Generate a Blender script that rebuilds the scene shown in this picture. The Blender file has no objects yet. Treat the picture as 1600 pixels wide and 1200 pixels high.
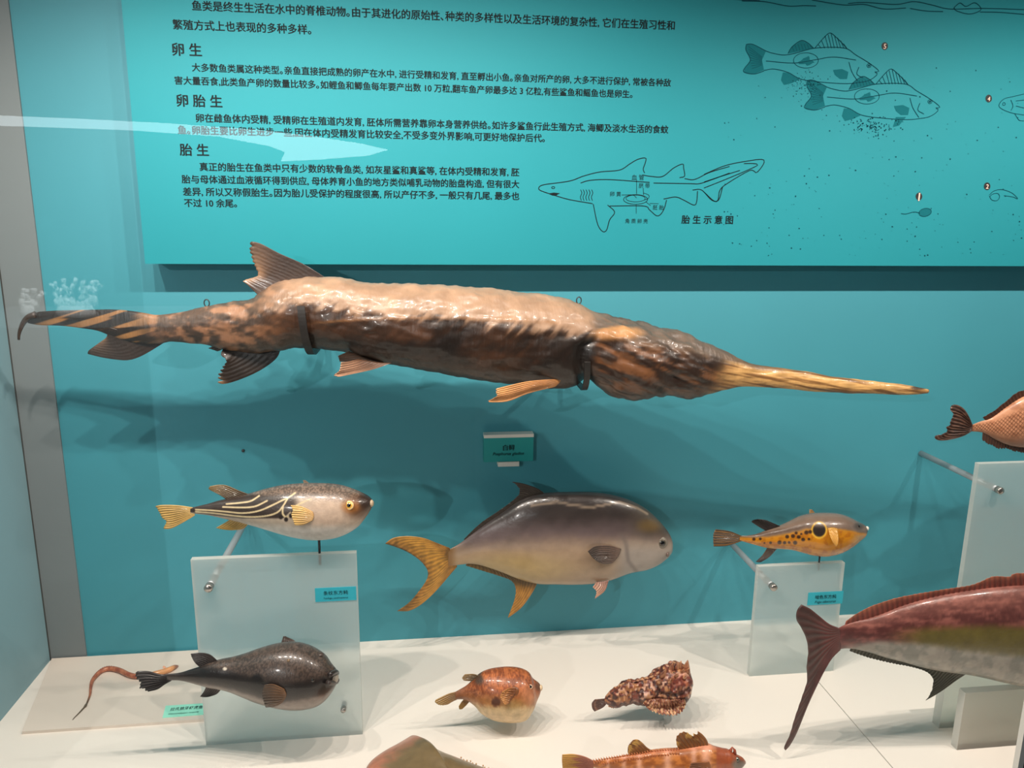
import bpy, math, random
import numpy as np
from mathutils import Matrix, Vector

# ------------------------------------------------------------------ camera, world, lights
SC = bpy.context.scene
COL = SC.collection
F = 1200.0                                    # focal length in pixels of the 1600 px frame
def _n(v): return v / np.linalg.norm(v)
_vx = _n(np.array([9850., -160., F])); _vd = _n(np.array([-57., 5500., F]))
_vd = _n(_vd - _vx * _vd.dot(_vx)); _vy = np.cross(_vd, _vx)
if _vy[2] < 0: _vy = -_vy
CAM = np.array([0.0, -1.6, 0.9425])           # the viewer stands 1.6 m from the back wall of the case
R3 = np.array([_vx, _vy, -_vd])               # rows: world axes seen in camera axes (right, down, forward)

cam = bpy.data.cameras.new('camera'); cam.sensor_width = 36; cam.lens = F / 1600 * 36
cam.clip_start = 0.02
camo = bpy.data.objects.new('camera', cam); COL.objects.link(camo)
camo.matrix_world = Matrix([[R3[i][0], -R3[i][1], -R3[i][2], CAM[i]] for i in range(3)] + [[0, 0, 0, 1]])
SC.camera = camo
vs = SC.view_settings
vs.view_transform = 'Standard'; vs.look = 'None'; vs.exposure = 0.0; vs.gamma = 1.0; vs.use_curve_mapping = False

w = bpy.data.worlds.new('hall_ambience'); SC.world = w; w.use_nodes = True
w.node_tree.nodes['Background'].inputs[0].default_value = (0.55, 0.62, 0.66, 1)
w.node_tree.nodes['Background'].inputs[1].default_value = 0.10

def spot(name, loc, target, power, angle, blend, rad, color):
    l = bpy.data.lights.new(name, 'SPOT'); l.energy = power; l.spot_size = math.radians(angle)
    l.spot_blend = blend; l.shadow_soft_size = rad; l.color = color
    o = bpy.data.objects.new(name, l); COL.objects.link(o); o.location = loc
    o.rotation_euler = (Vector(target) - Vector(loc)).to_track_quat('-Z', 'Y').to_euler()
    return o
WARM = (1.0, 0.89, 0.78)
for _x, _w in ((-0.62, 17.0), (-0.42, 17.0), (-0.20, 17.0), (0.04, 17.0), (0.30, 13.0), (0.74, 9.0), (1.17, 26.0), (1.60, 18.0)):    # row of spots along the case's front top; weakest one added to brighten panel
    spot('case_spotlight', (_x, -0.75, 1.43), (_x + 0.06, -0.27, 0.30), _w, 142, 0.66, 0.010, WARM)
spot('hall_spotlight', (-1.60, -3.52, 1.66), (0.1, 0, 0.35), 90.0, 34, 0.5, 0.004, (1.0, 0.95, 0.9))

# ------------------------------------------------------------------ pixels to places, small maths
def ray(px, py):
    c = np.array([px - 800.0, py - 600.0, F]); return R3 @ c
def P(px, py, Y):                             # point on the plane at depth Y that shows at (px, py)
    r = ray(px, py); t = (Y - CAM[1]) / r[1]; return CAM + r * t
def G(px, py, Z=0.0):                         # point on the level Z
    r = ray(px, py); t = (Z - CAM[2]) / r[2]; return CAM + r * t
def proj(p):
    q = (np.asarray(p) - CAM) @ R3
    return np.stack([800 + F * q[..., 0] / q[..., 2], 600 + F * q[..., 1] / q[..., 2]], -1)

def catmull(pts, n, closed=False):
    p = np.asarray(pts, float)
    if len(p) == 2:
        return p[0] + (p[1] - p[0]) * np.linspace(0, 1, n)[:, None]
    q = np.vstack([2 * p[0] - p[1], p, 2 * p[-1] - p[-2]]); out = []
    for i in range(1, len(q) - 2):
        t = np.linspace(0, 1, 14, endpoint=False)[:, None]
        a, b, c, d = q[i - 1], q[i], q[i + 1], q[i + 2]
        out.append(0.5 * (2 * b + (c - a) * t + (2 * a - 5 * b + 4 * c - d) * t ** 2 + (3 * b - a - 3 * c + d) * t ** 3))
    out = np.vstack(out + [p[-1:]])
    return lin(out, n)
def lin(pts, n):
    p = np.asarray(pts, float); d = np.concatenate([[0], np.cumsum(np.linalg.norm(np.diff(p, axis=0), axis=1))])
    u = np.linspace(0, d[-1], n); return np.stack([np.interp(u, d, p[:, k]) for k in range(p.shape[1])], -1)
def sm(a, b, x): 
    t = np.clip((x - a) / (b - a), 0, 1); return t * t * (3 - 2 * t)
def vnoise(x, y, seed=0):
    x = np.asarray(x, float); y = np.asarray(y, float)
    xi = np.floor(x); yi = np.floor(y); fx = x - xi; fy = y - yi
    def h(a, b):
        v = np.sin(a * 127.1 + b * 311.7 + seed * 74.7) * 43758.5453; return v - np.floor(v)
    fx = fx * fx * (3 - 2 * fx); fy = fy * fy * (3 - 2 * fy)
    return (h(xi, yi) * (1 - fx) + h(xi + 1, yi) * fx) * (1 - fy) + (h(xi, yi + 1) * (1 - fx) + h(xi + 1, yi + 1) * fx) * fy
def fbm(x, y, seed=0, o=4):
    r = 0; a = 0.5
    for i in range(o):
        r = r + a * vnoise(x * 2 ** i, y * 2 ** i, seed + i); a *= 0.5
    return r / (1 - 0.5 ** o)
def pdist(x, y, pts):                         # distance to a polyline
    p = np.asarray(pts, float); best = np.full(np.shape(x), 1e9)
    for a, b in zip(p[:-1], p[1:]):
        d = b - a; t = np.clip(((x - a[0]) * d[0] + (y - a[1]) * d[1]) / (d @ d + 1e-9), 0, 1)
        best = np.minimum(best, np.hypot(x - a[0] - t * d[0], y - a[1] - t * d[1]))
    return best
def lc(c):                                    # sRGB 0..255 to linear
    c = np.asarray(c, float) / 255.0
    return np.where(c <= 0.04045, c / 12.92, ((c + 0.055) / 1.055) ** 2.4)
def hexc(c): return tuple(lc(c)) + (1.0,)
def mixc(a, b, t):
    a = np.asarray(a, float); b = np.asarray(b, float); t = np.asarray(t)[..., None]; return a * (1 - t) + b * t

# ------------------------------------------------------------------ materials
def mat(name, base=(200, 200, 200), rough=0.5, metal=0.0, coat=0.0, vcol=False, nscale=0, nstr=0.0, bscale=0, bstr=0.0, spec=0.5, bdist=0.002, grain=None):
    m = bpy.data.materials.new(name); m.use_nodes = True; nt = m.node_tree; b = nt.nodes['Principled BSDF']
    b.inputs['Base Color'].default_value = hexc(base); b.inputs['Roughness'].default_value = rough
    b.inputs['Metallic'].default_value = metal; b.inputs['Coat Weight'].default_value = coat
    b.inputs['Coat Roughness'].default_value = 0.12; b.inputs['Specular IOR Level'].default_value = spec
    tc = nt.nodes.new('ShaderNodeTexCoord')
    src = None
    if vcol:
        a = nt.nodes.new('ShaderNodeVertexColor'); a.layer_name = 'Col'; src = a.outputs['Color']
    if nscale:
        n = nt.nodes.new('ShaderNodeTexNoise'); n.inputs['Scale'].default_value = nscale; n.inputs['Detail'].default_value = 6
        nt.links.new(tc.outputs['Object'], n.inputs['Vector'])
        r = nt.nodes.new('ShaderNodeMapRange'); r.inputs[1].default_value = 0.3; r.inputs[2].default_value = 0.7
        r.inputs[3].default_value = 1 - nstr; r.inputs[4].default_value = 1 + nstr
        nt.links.new(n.outputs['Fac'], r.inputs[0])
        mx = nt.nodes.new('ShaderNodeMix'); mx.data_type = 'RGBA'; mx.blend_type = 'MULTIPLY'; mx.inputs[0].default_value = 1
        if src: nt.links.new(src, mx.inputs[6])
        else: mx.inputs[6].default_value = hexc(base)
        nt.links.new(r.outputs[0], mx.inputs[7]); src = mx.outputs[2]
    if src: nt.links.new(src, b.inputs['Base Color'])
    if bscale:
        n = nt.nodes.new('ShaderNodeTexNoise'); n.inputs['Scale'].default_value = bscale; n.inputs['Detail'].default_value = 5
        if grain:
            mp = nt.nodes.new('ShaderNodeMapping'); mp.inputs['Rotation'].default_value = (0, math.radians(grain[0]), 0); mp.inputs['Scale'].default_value = grain[1]
            nt.links.new(tc.outputs['Object'], mp.inputs['Vector']); nt.links.new(mp.outputs[0], n.inputs['Vector'])
        else: nt.links.new(tc.outputs['Object'], n.inputs['Vector'])
        bp = nt.nodes.new('ShaderNodeBump'); bp.inputs['Strength'].default_value = bstr; bp.inputs['Distance'].default_value = bdist
        nt.links.new(n.outputs['Fac'], bp.inputs['Height']); nt.links.new(bp.outputs[0], b.inputs['Normal'])
    return m
def frost_mat(name, clear, base, blur=0.8, thru=0.5):
    m = bpy.data.materials.new(name); m.use_nodes = True; nt = m.node_tree; nt.nodes.clear()
    out = nt.nodes.new('ShaderNodeOutputMaterial'); ts = nt.nodes.new('ShaderNodeBsdfTransparent'); ts.inputs[0].default_value = (0.93, 0.97, 0.97, 1)
    rf = nt.nodes.new('ShaderNodeBsdfRefraction'); rf.inputs['Color'].default_value = (0.93, 0.97, 0.97, 1); rf.inputs['Roughness'].default_value = 0.45; rf.inputs['IOR'].default_value = 1.08
    tr = nt.nodes.new('ShaderNodeMixShader'); tr.inputs[0].default_value = blur; nt.links.new(ts.outputs[0], tr.inputs[1]); nt.links.new(rf.outputs[0], tr.inputs[2])
    df = nt.nodes.new('ShaderNodeBsdfDiffuse'); df.inputs[0].default_value = hexc(base)
    tl = nt.nodes.new('ShaderNodeBsdfTranslucent'); tl.inputs[0].default_value = hexc(base)
    gl = nt.nodes.new('ShaderNodeBsdfGlossy'); gl.inputs['Roughness'].default_value = 0.25
    m1 = nt.nodes.new('ShaderNodeMixShader'); m1.inputs[0].default_value = thru
    m2 = nt.nodes.new('ShaderNodeMixShader'); m2.inputs[0].default_value = clear
    m3 = nt.nodes.new('ShaderNodeMixShader'); m3.inputs[0].default_value = 0.04
    L = nt.links.new
    L(df.outputs[0], m1.inputs[1]); L(tl.outputs[0], m1.inputs[2]); L(m1.outputs[0], m2.inputs[1]); L(tr.outputs[0], m2.inputs[2])
    L(m2.outputs[0], m3.inputs[1]); L(gl.outputs[0], m3.inputs[2]); L(m3.outputs[0], out.inputs[0])
    return m
def glass_mat():
    m = bpy.data.materials.new('case_glass'); m.use_nodes = True; nt = m.node_tree; nt.nodes.clear(); L = nt.links.new
    out = nt.nodes.new('ShaderNodeOutputMaterial'); tr = nt.nodes.new('ShaderNodeBsdfTransparent')
    gl = nt.nodes.new('ShaderNodeBsdfGlossy'); gl.inputs['Roughness'].default_value = 0.0
    fr = nt.nodes.new('ShaderNodeFresnel'); fr.inputs[0].default_value = 1.5
    ge = nt.nodes.new('ShaderNodeNewGeometry'); mt = nt.nodes.new('ShaderNodeMath'); mt.operation = 'SUBTRACT'; mt.inputs[0].default_value = 1
    mu = nt.nodes.new('ShaderNodeMath'); mu.operation = 'MULTIPLY'; mx = nt.nodes.new('ShaderNodeMixShader')
    L(ge.outputs['Backfacing'], mt.inputs[1]); L(fr.outputs[0], mu.inputs[0]); L(mt.outputs[0], mu.inputs[1])
    L(mu.outputs[0], mx.inputs[0]); L(tr.outputs[0], mx.inputs[1]); L(gl.outputs[0], mx.inputs[2]); L(mx.outputs[0], out.inputs[0])
    return m
def lamp_mat(name, color, strength):
    m = bpy.data.materials.new(name); m.use_nodes = True; nt = m.node_tree; nt.nodes.clear()
    out = nt.nodes.new('ShaderNodeOutputMaterial'); e = nt.nodes.new('ShaderNodeEmission')
    e.inputs[0].default_value = hexc(color); e.inputs[1].default_value = strength
    nt.links.new(e.outputs[0], out.inputs[0]); return m

M = dict(
    wall=mat('blue_wall_paint', (60, 145, 161), 0.62, spec=0.65, nscale=3, nstr=0.04),
    grey=mat('grey_jamb_paint', (118, 127, 130), 0.6, nscale=4, nstr=0.03),
    side=mat('pale_blue_side_paint', (130, 164, 174), 0.55, nscale=3, nstr=0.04),
    floor=mat('white_display_floor', (234, 227, 218), 0.5, nscale=2.5, nstr=0.02),
    ceil=mat('grey_case_ceiling', (110, 112, 112), 0.7),
    seam=mat('dark_seam', (60, 62, 60), 0.8),
    board=mat('teal_printed_board', (32, 138, 150), 0.6, spec=0.25, nscale=1.3, nstr=0.05),
    ink=mat('black_ink', (8, 22, 26), 0.7, spec=0.2),
    tealink=mat('dark_teal_ink', (8, 66, 78), 0.8, spec=0.1),
    tealwash=mat('mid_teal_wash', (20, 104, 114), 0.8, spec=0.1),
    white=mat('white_plastic', (228, 224, 216), 0.5),
    badge=mat('black_badge', (22, 22, 26), 0.6),
    badgenum=mat('pale_numeral', (235, 205, 190), 0.6),
    steel=mat('brushed_steel', (158, 166, 170), 0.4, metal=0.25),
    cap=mat('steel_cap', (175, 170, 165), 0.25, metal=0.9),
    pin=mat('dark_steel_pin', (70, 72, 74), 0.4, metal=0.6),
    black=mat('black_metal', (34, 30, 28), 0.5),
    label=mat('teal_label_card', (40, 168, 188), 0.5),
    mint=mat('mint_label_card', (160, 238, 214), 0.5),
    darklabel=mat('deep_teal_label_card', (20, 150, 150), 0.5),
    base=mat('cream_base_board', (220, 208, 196), 0.55, nscale=6, nstr=0.02),
    frost=frost_mat('frosted_acrylic_face', 0.46, (248, 248, 244), 0.8, 0.55), clear=frost_mat('acrylic_back_face', 0.95, (228, 234, 232), 0.0),
    edge=frost_mat('acrylic_cut_edge', 0.15, (235, 235, 230)),
    frostgrey=frost_mat('grey_frosted_block', 0.34, (244, 234, 224), 0.95, 0.75),
    frostpale=frost_mat('pale_frosted_block', 0.42, (250, 248, 238), 0.95, 0.75),
    glass=glass_mat(),
)

# ------------------------------------------------------------------ objects
ORG = {}
def tag(o, label=None, cat=None, group=None, kind=None):
    if label: o['label'] = label
    if cat: o['category'] = cat
    if group: o['group'] = group
    if kind: o['kind'] = kind
    return o
def thing(name, loc, label, cat, group=None):
    o = bpy.data.objects.new(name, None); COL.objects.link(o); o.location = tuple(float(c) for c in loc)
    o.empty_display_size = 0.03
    ORG[o] = np.array(loc, float); return tag(o, label, cat, group)
def mesh(name, V, Fc, m, parent=None, smooth=True, colors=None, mats=None, label=None):
    V = np.asarray(V, float); org = ORG.get(parent, np.zeros(3)) if parent is not None else np.zeros(3)
    me = bpy.data.meshes.new(name); me.from_pydata((V - org).tolist(), [], [list(map(int, f)) for f in Fc])
    ml = m if isinstance(m, (list, tuple)) else [m]
    for k in ml: me.materials.append(k)
    if mats is not None: me.polygons.foreach_set('material_index', np.asarray(mats, int))
    if smooth: me.polygons.foreach_set('use_smooth', [True] * len(me.polygons))
    if colors is not None:
        at = me.color_attributes.new('Col', 'FLOAT_COLOR', 'POINT')
        c = np.ones((len(V), 4)); c[:, :3] = lc(np.clip(colors, 0, 255)); at.data.foreach_set('color', c.ravel())
    me.update(); o = bpy.data.objects.new(name, me); COL.objects.link(o)
    if parent is not None: o.parent = parent
    ORG[o] = org
    if label: o['label'] = label
    return o
class MB:                                      # collects shapes for one mesh
    def __init__(s): s.v = []; s.f = []; s.m = []
    def add(s, V, Fc, mi=0):
        k = len(s.v); s.v += [tuple(map(float, p)) for p in V]; s.f += [[i + k for i in f] for f in Fc]; s.m += [mi] * len(Fc); return s
    def box(s, a, b, mi=0, faces=None):
        (x0, y0, z0), (x1, y1, z1) = a, b
        V = [(x0, y0, z0), (x1, y0, z0), (x1, y1, z0), (x0, y1, z0), (x0, y0, z1), (x1, y0, z1), (x1, y1, z1), (x0, y1, z1)]
        Fs = [(0, 3, 2, 1), (4, 5, 6, 7), (0, 1, 5, 4), (2, 3, 7, 6), (1, 2, 6, 5), (3, 0, 4, 7)]  # bottom top front back right left
        k = len(s.v); s.v += V
        for i, f in enumerate(Fs):
            s.f.append([j + k for j in f]); s.m.append(faces[i] if faces else mi)
        return s
    def tube(s, pts, r, n=10, mi=0, cap=True):
        p = np.asarray(pts, float); r = np.broadcast_to(np.asarray(r, float), (len(p),)); rings = []
        up = np.array([0, 0, 1.0]); t0 = _n(p[1] - p[0])
        if abs(t0 @ up) > 0.9: up = np.array([0, 1.0, 0])
        a = _n(np.cross(t0, up))
        for i in range(len(p)):
            t = _n(p[min(i + 1, len(p) - 1)] - p[max(i - 1, 0)]); a = _n(a - t * (a @ t)); b = np.cross(t, a)
            rings.append([p[i] + r[i] * (math.cos(q) * a + math.sin(q) * b) for q in np.linspace(0, 2 * math.pi, n, endpoint=False)])
        V = np.array(rings).reshape(-1, 3); Fs = []
        for i in range(len(p) - 1):
            for j in range(n):
                k = (j + 1) % n; Fs.append((i * n + j, i * n + k, (i + 1) * n + k, (i + 1) * n + j))
        if cap: Fs += [tuple(range(n))[::-1], tuple(range((len(p) - 1) * n, len(p) * n))]
        return s.add(V, Fs, mi)
    def ball(s, c, r, axis=(0, -1, 0), flat=1.0, mi=0, nu=20, nv=12):
        ax = _n(np.asarray(axis, float)); a = _n(np.cross(ax, (0.3, 0.2, 0.93))); b = np.cross(ax, a); V = []; Fs = []
        for i in range(nv + 1):
            ph = math.pi * i / nv
            for j in range(nu):
                th = 2 * math.pi * j / nu
                V.append(np.asarray(c) + r * (flat * math.cos(ph) * ax + math.sin(ph) * (math.cos(th) * a + math.sin(th) * b)))
        for i in range(nv):
            for j in range(nu):
                k = (j + 1) % nu; Fs.append((i * nu + j, (i + 1) * nu + j, (i + 1) * nu + k, i * nu + k))
        return s.add(V, Fs, mi)
    def build(s, name, m, parent=None, smooth=False, label=None):
        return mesh(name, s.v, s.f, m, parent, smooth, mats=s.m, label=label)
def struct(name, mb, m, smooth=False):
    o = mb.build(name, m, None, smooth); o['kind'] = 'structure'; return o

# ------------------------------------------------------------------ the case
XL, XJ, XR, YG, ZC = -0.795, -0.7215, 2.1, -0.85, 1.62
struct('wall_back', MB().box((XJ, 0, -0.02), (XR, 0.03, ZC)), M['wall'])
struct('trim_1', MB().box((XL - 0.0, -0.004, 0), (XJ, 0.03, ZC)), M['grey'])
struct('wall_left', MB().box((XL - 0.03, YG, -0.02), (XL, 0.03, ZC)), M['side'])
struct('trim_2', MB().box((XL - 0.001, -0.0062, 0.0), (XL + 0.0016, -0.0035, ZC)), M['seam'])
struct('wall_right', MB().box((XR, YG, -0.02), (XR + 0.03, 0.03, ZC)), M['side'])
struct('ceiling', MB().box((XL - 0.03, YG, ZC), (XR + 0.03, 0.03, ZC + 0.02)), M['ceil'])
_sx = 0.8186
struct('floor', MB().box((XL, YG, -0.03), (_sx - 0.0009, 0, 0)).box((_sx + 0.0009, YG, -0.03), (XR, 0, 0)).box((_sx - 0.0009, YG, -0.03), (_sx + 0.0009, 0, -0.0015), mi=1), [M['floor'], M['seam']])
_gx = 0.7300
struct('window_1', MB().box((XL - 0.03, YG - 0.008, -0.03), (_gx - 0.0035, YG, ZC)), M['glass'])
struct('window_2', MB().box((_gx + 0.0075, YG - 0.008, -0.03), (XR, YG, ZC)), M['glass'])
struct('trim_3', MB().box((_gx - 0.0035, YG - 0.008, -0.03), (_gx + 0.0035, YG, ZC), mi=0).box((_gx + 0.0035, YG - 0.008, -0.03), (_gx + 0.0075, YG, ZC), mi=1), [M['white'], M['black']])
_s = P(380, 704, 0)
sc_ = MB(); sc_.tube([(_s[0], 0.001, _s[2]), (_s[0], -0.003, _s[2])], [0.0034, 0.0028], 12)
tag(sc_.build('wall_screw', M['pin'], None, True), 'small steel screw head in the blue back wall above the striped puffer', 'screw')

# ------------------------------------------------------------------ lettering
def glyphs(txt, shear=0.0, bold=0.0):
    c = bpy.data.curves.new('lettering', 'FONT'); c.body = txt; c.resolution_u = 3; c.shear = shear; c.offset = bold
    o = bpy.data.objects.new('lettering', c); COL.objects.link(o)
    dg = bpy.context.evaluated_depsgraph_get(); me = bpy.data.meshes.new_from_object(o.evaluated_get(dg))
    V = np.array([v.co[:] for v in me.vertices]); Fs = [list(p.vertices) for p in me.polygons]
    bpy.data.objects.remove(o); bpy.data.curves.remove(c); bpy.data.meshes.remove(me)
    return V, Fs
def line_on(mb, txt, a, b, frame, shear=0.0, bold=0.012, squeeze=1.0):
    """set a line of lettering so that it spans from point a to point b (both in the (u, v) axes of frame)"""
    V, Fs = glyphs(txt, shear, 0.0); O, U, W, N = frame
    x0, x1 = V[:, 0].min(), V[:, 0].max(); k = (b[0] - a[0]) / (x1 - x0); cy = 0.36
    u = a[0] + (V[:, 0] - x0) * k; v = (a[1] + b[1]) / 2 + (V[:, 1] - cy) * k * squeeze
    for i_, (du, dv) in enumerate(((-1, 0), (1, 0), (0, 1), (0, -1)) if bold else ((0, 0),)):
        mb.add(O + (u + du * bold * k)[:, None] * U + (v + dv * bold * k * .6)[:, None] * W + N * (0.0006 + 0.00004 * i_), Fs)
def frame_y(Y): return (np.array([0, Y, 0.]), np.array([1., 0, 0]), np.array([0, 0, 1.]), np.array([0, -1., 0]))
def uv_y(px, py, Y): p = P(px, py, Y); return (p[0], p[2])

# ------------------------------------------------------------------ the printed panel
YP = -0.07
pl = P(226.6, 410.5, YP); pl[2] = P(700, 413.5, YP)[2]
panel = thing('information_panel', (pl[0], YP, pl[2]), 'large teal information board with Chinese text and line drawings of fish, upper back wall', 'information board')
bd = MB(); bd.box((pl[0], YP, pl[2]), (XR - 0.25, -0.002, 1.56)); bd.build('board', M['board'], panel)
def para(name, lines, bold=0.022):
    mb = MB()
    for txt, x0, y0, x1, y1 in lines: line_on(mb, txt, uv_y(x0, y0, YP), uv_y(x1, y1, YP), frame_y(YP), bold=bold)
    return mb.build(name, M['ink'], panel)
para('paragraph_text', [('鱼类是终生生活在水中的脊椎动物｡由于其进化的原始性､种类的多样性以及生活环境的复杂性, 它们在生殖习性和', 300, 8, 1054, 41),
                        ('繁殖方式上也表现的多种多样｡', 270, 38, 486, 47)])
para('heading_text', [('卵 生', 269, 77, 315, 79)])
para('paragraph_text', [('大多数鱼类属这种类型｡亲鱼直接把成熟的卵产在水中, 进行受精和发育, 直至孵出小鱼｡亲鱼对所产的卵, 大多不进行保护, 常被各种敌', 300, 105, 1048, 130),
                        ('害大量吞食,此类鱼产卵的数量比较多｡如鲤鱼和鲫鱼每年要产出数 10 万粒,翻车鱼产卵最多达 3 亿粒,有些鲨鱼和鳐鱼也是卵生｡', 273, 125, 988, 148)])
para('heading_text', [('卵 胎 生', 276, 157, 347, 159)])
para('paragraph_text', [('卵在雌鱼体内受精, 受精卵在生殖道内发育, 胚体所需营养靠卵本身营养供给｡如许多鲨鱼行此生殖方式, 海鲫及淡水生活的食蚊', 306, 184, 1044, 203),
                        ('鱼｡卵胎生要比卵生进步一些,因在体内受精发育比较安全,不受多变外界影响,可更好地保护后代｡', 278, 202, 851, 217)])
para('heading_text', [('胎 生', 281, 234, 326, 235)])
para('paragraph_text', [('真正的胎生在鱼类中只有少数的软骨鱼类, 如灰星鲨和真鲨等, 在体内受精和发育, 胚', 312, 260, 811, 270),
                        ('胎与母体通过血液循环得到供应, 母体养育小鱼的地方类似哺乳动物的胎盘构造, 但有很大', 284, 279, 811, 289),
                        ('差异, 所以又称假胎生｡因为胎儿受保护的程度很高, 所以产仔不多, 一般只有几尾, 最多也', 286, 298, 811, 308),
                        ('不过 10 余尾｡', 288, 316, 370, 319)])
para('caption_text', [('胎 生 示 意 图', 1065, 343, 1145, 344)])
for _l in (('血 管', 987, 277, 1006, 277.5), ('脐 带', 998, 290, 1015, 290.5), ('卵 黄', 953, 303, 970, 303.5), ('胚 胎', 1020, 324, 1037, 324.5), ('角 质 卵 壳', 977, 345, 1012, 346)):
    para('caption_text', [_l], bold=0.0)

def ribbon(mb, pts, wd, off=0.0005, mi=0):     # an inked line on the panel; pts in photo pixels
    q = catmull(pts, max(8, 6 * len(pts))) if len(pts) > 2 else np.asarray(pts, float)
    p = np.array([P(a, b, YP - off) for a, b in q]); V = []; Fs = []
    for i in range(len(p)):
        t = _n(p[min(i + 1, len(p) - 1)] - p[max(i - 1, 0)]); nrm = np.array([-t[2], 0, t[0]]) * wd / 2
        V += [p[i] + nrm, p[i] - nrm]
    for i in range(len(p) - 1): Fs.append((2 * i, 2 * i + 1, 2 * i + 3, 2 * i + 2))
    mb.add(V, Fs, mi)
def patch(mb, pts, off=0.0004, mi=0):
    p = [P(a, b, YP - off) for a, b in pts]; mb.add(p, [tuple(range(len(p)))], mi)
def z2(l): return [(640 + x / 3.2, y / 3.2) for x, y in l]
def z3(l, dx=0, dy=0): return [(1100 + (x + dx) / 3.2, (y + dy) / 3.2) for x, y in l]
LW = 0.0016
sh = MB()
for l in ([(645, 945), (650, 932), (680, 922), (800, 905), (870, 880), (950, 860), (1050, 850), (1100, 820), (1140, 797), (1180, 790), (1178, 815), (1168, 845), (1175, 865)],
          [(1165, 875), (1210, 882), (1265, 882), (1320, 840), (1365, 820), (1370, 840), (1375, 880), (1350, 888)], [(1375, 893), (1425, 897), (1500, 862), (1600, 832)],
          [(1565, 935), (1545, 1000), (1510, 1000), (1460, 950), (1415, 950)], [(1440, 955), (1435, 1010), (1420, 1025), (1370, 1000), (1330, 985), (1270, 995)],
          [(1285, 1000), (1270, 1050), (1240, 1080), (1200, 1050), (1170, 1030), (1000, 1030)], [(990, 1025), (1025, 1060), (1000, 1100), (985, 1150), (965, 1157), (940, 1120), (918, 1020)],
          [(915, 1018), (800, 998), (720, 975), (660, 955), (645, 945)], [(855, 915), (900, 902), (1000, 898), (1200, 912)], [(1220, 915), (1400, 918), (1450, 918), (1520, 895), (1600, 865)]):
    ribbon(sh, z2(l), LW)
for l in ([(0, 872), (100, 830), (200, 808), (300, 800), (265, 862), (230, 852), (120, 915), (80, 950), (70, 1000), (50, 1005), (0, 960)], [(0, 910), (90, 880), (180, 852)], [(0, 940), (120, 892), (262, 830), (250, 818), (200, 818)]):
    ribbon(sh, z3(l), LW)
for gx in (855, 868, 882, 896, 910): ribbon(sh, z2([(gx, 948), (gx + 6, 965), (gx - 1, 985), (gx + 4, 1003)]), LW * 0.8)
ribbon(sh, z2([(718 + 8 * math.cos(a), 938 + 5 * math.sin(a)) for a in np.linspace(0, 6.29, 10)]), LW * 0.8)
patch(sh, z2([(692, 968), (720, 963), (752, 966), (735, 976), (715, 978)]))
sh.build('shark_drawing', M['ink'], panel)
og = MB()
ribbon(og, z2([(1130 + 60 * math.cos(a), 997 + 24 * math.sin(a)) for a in np.linspace(0, 6.29, 18)]), LW * 0.7)
ribbon(og, z2([(1130 + 48 * math.cos(a), 992 + 17 * math.sin(a)) for a in np.linspace(0, 6.29, 18)]), LW * 0.6)
for l in ([(1170, 965), (1195, 975), (1195, 990), (1175, 1000)], [(1060, 975), (1115, 975), (1135, 990)], [(1135, 900), (1135, 970)], [(1168, 940), (1170, 975)], [(1180, 1008), (1205, 1028)], [(1200, 1017), (1245, 1018)], [(1133, 1020), (1133, 1068)]):
    ribbon(og, z2(l), LW * 0.6)
og.build('embryo_drawing', M['ink'], panel)
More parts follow.
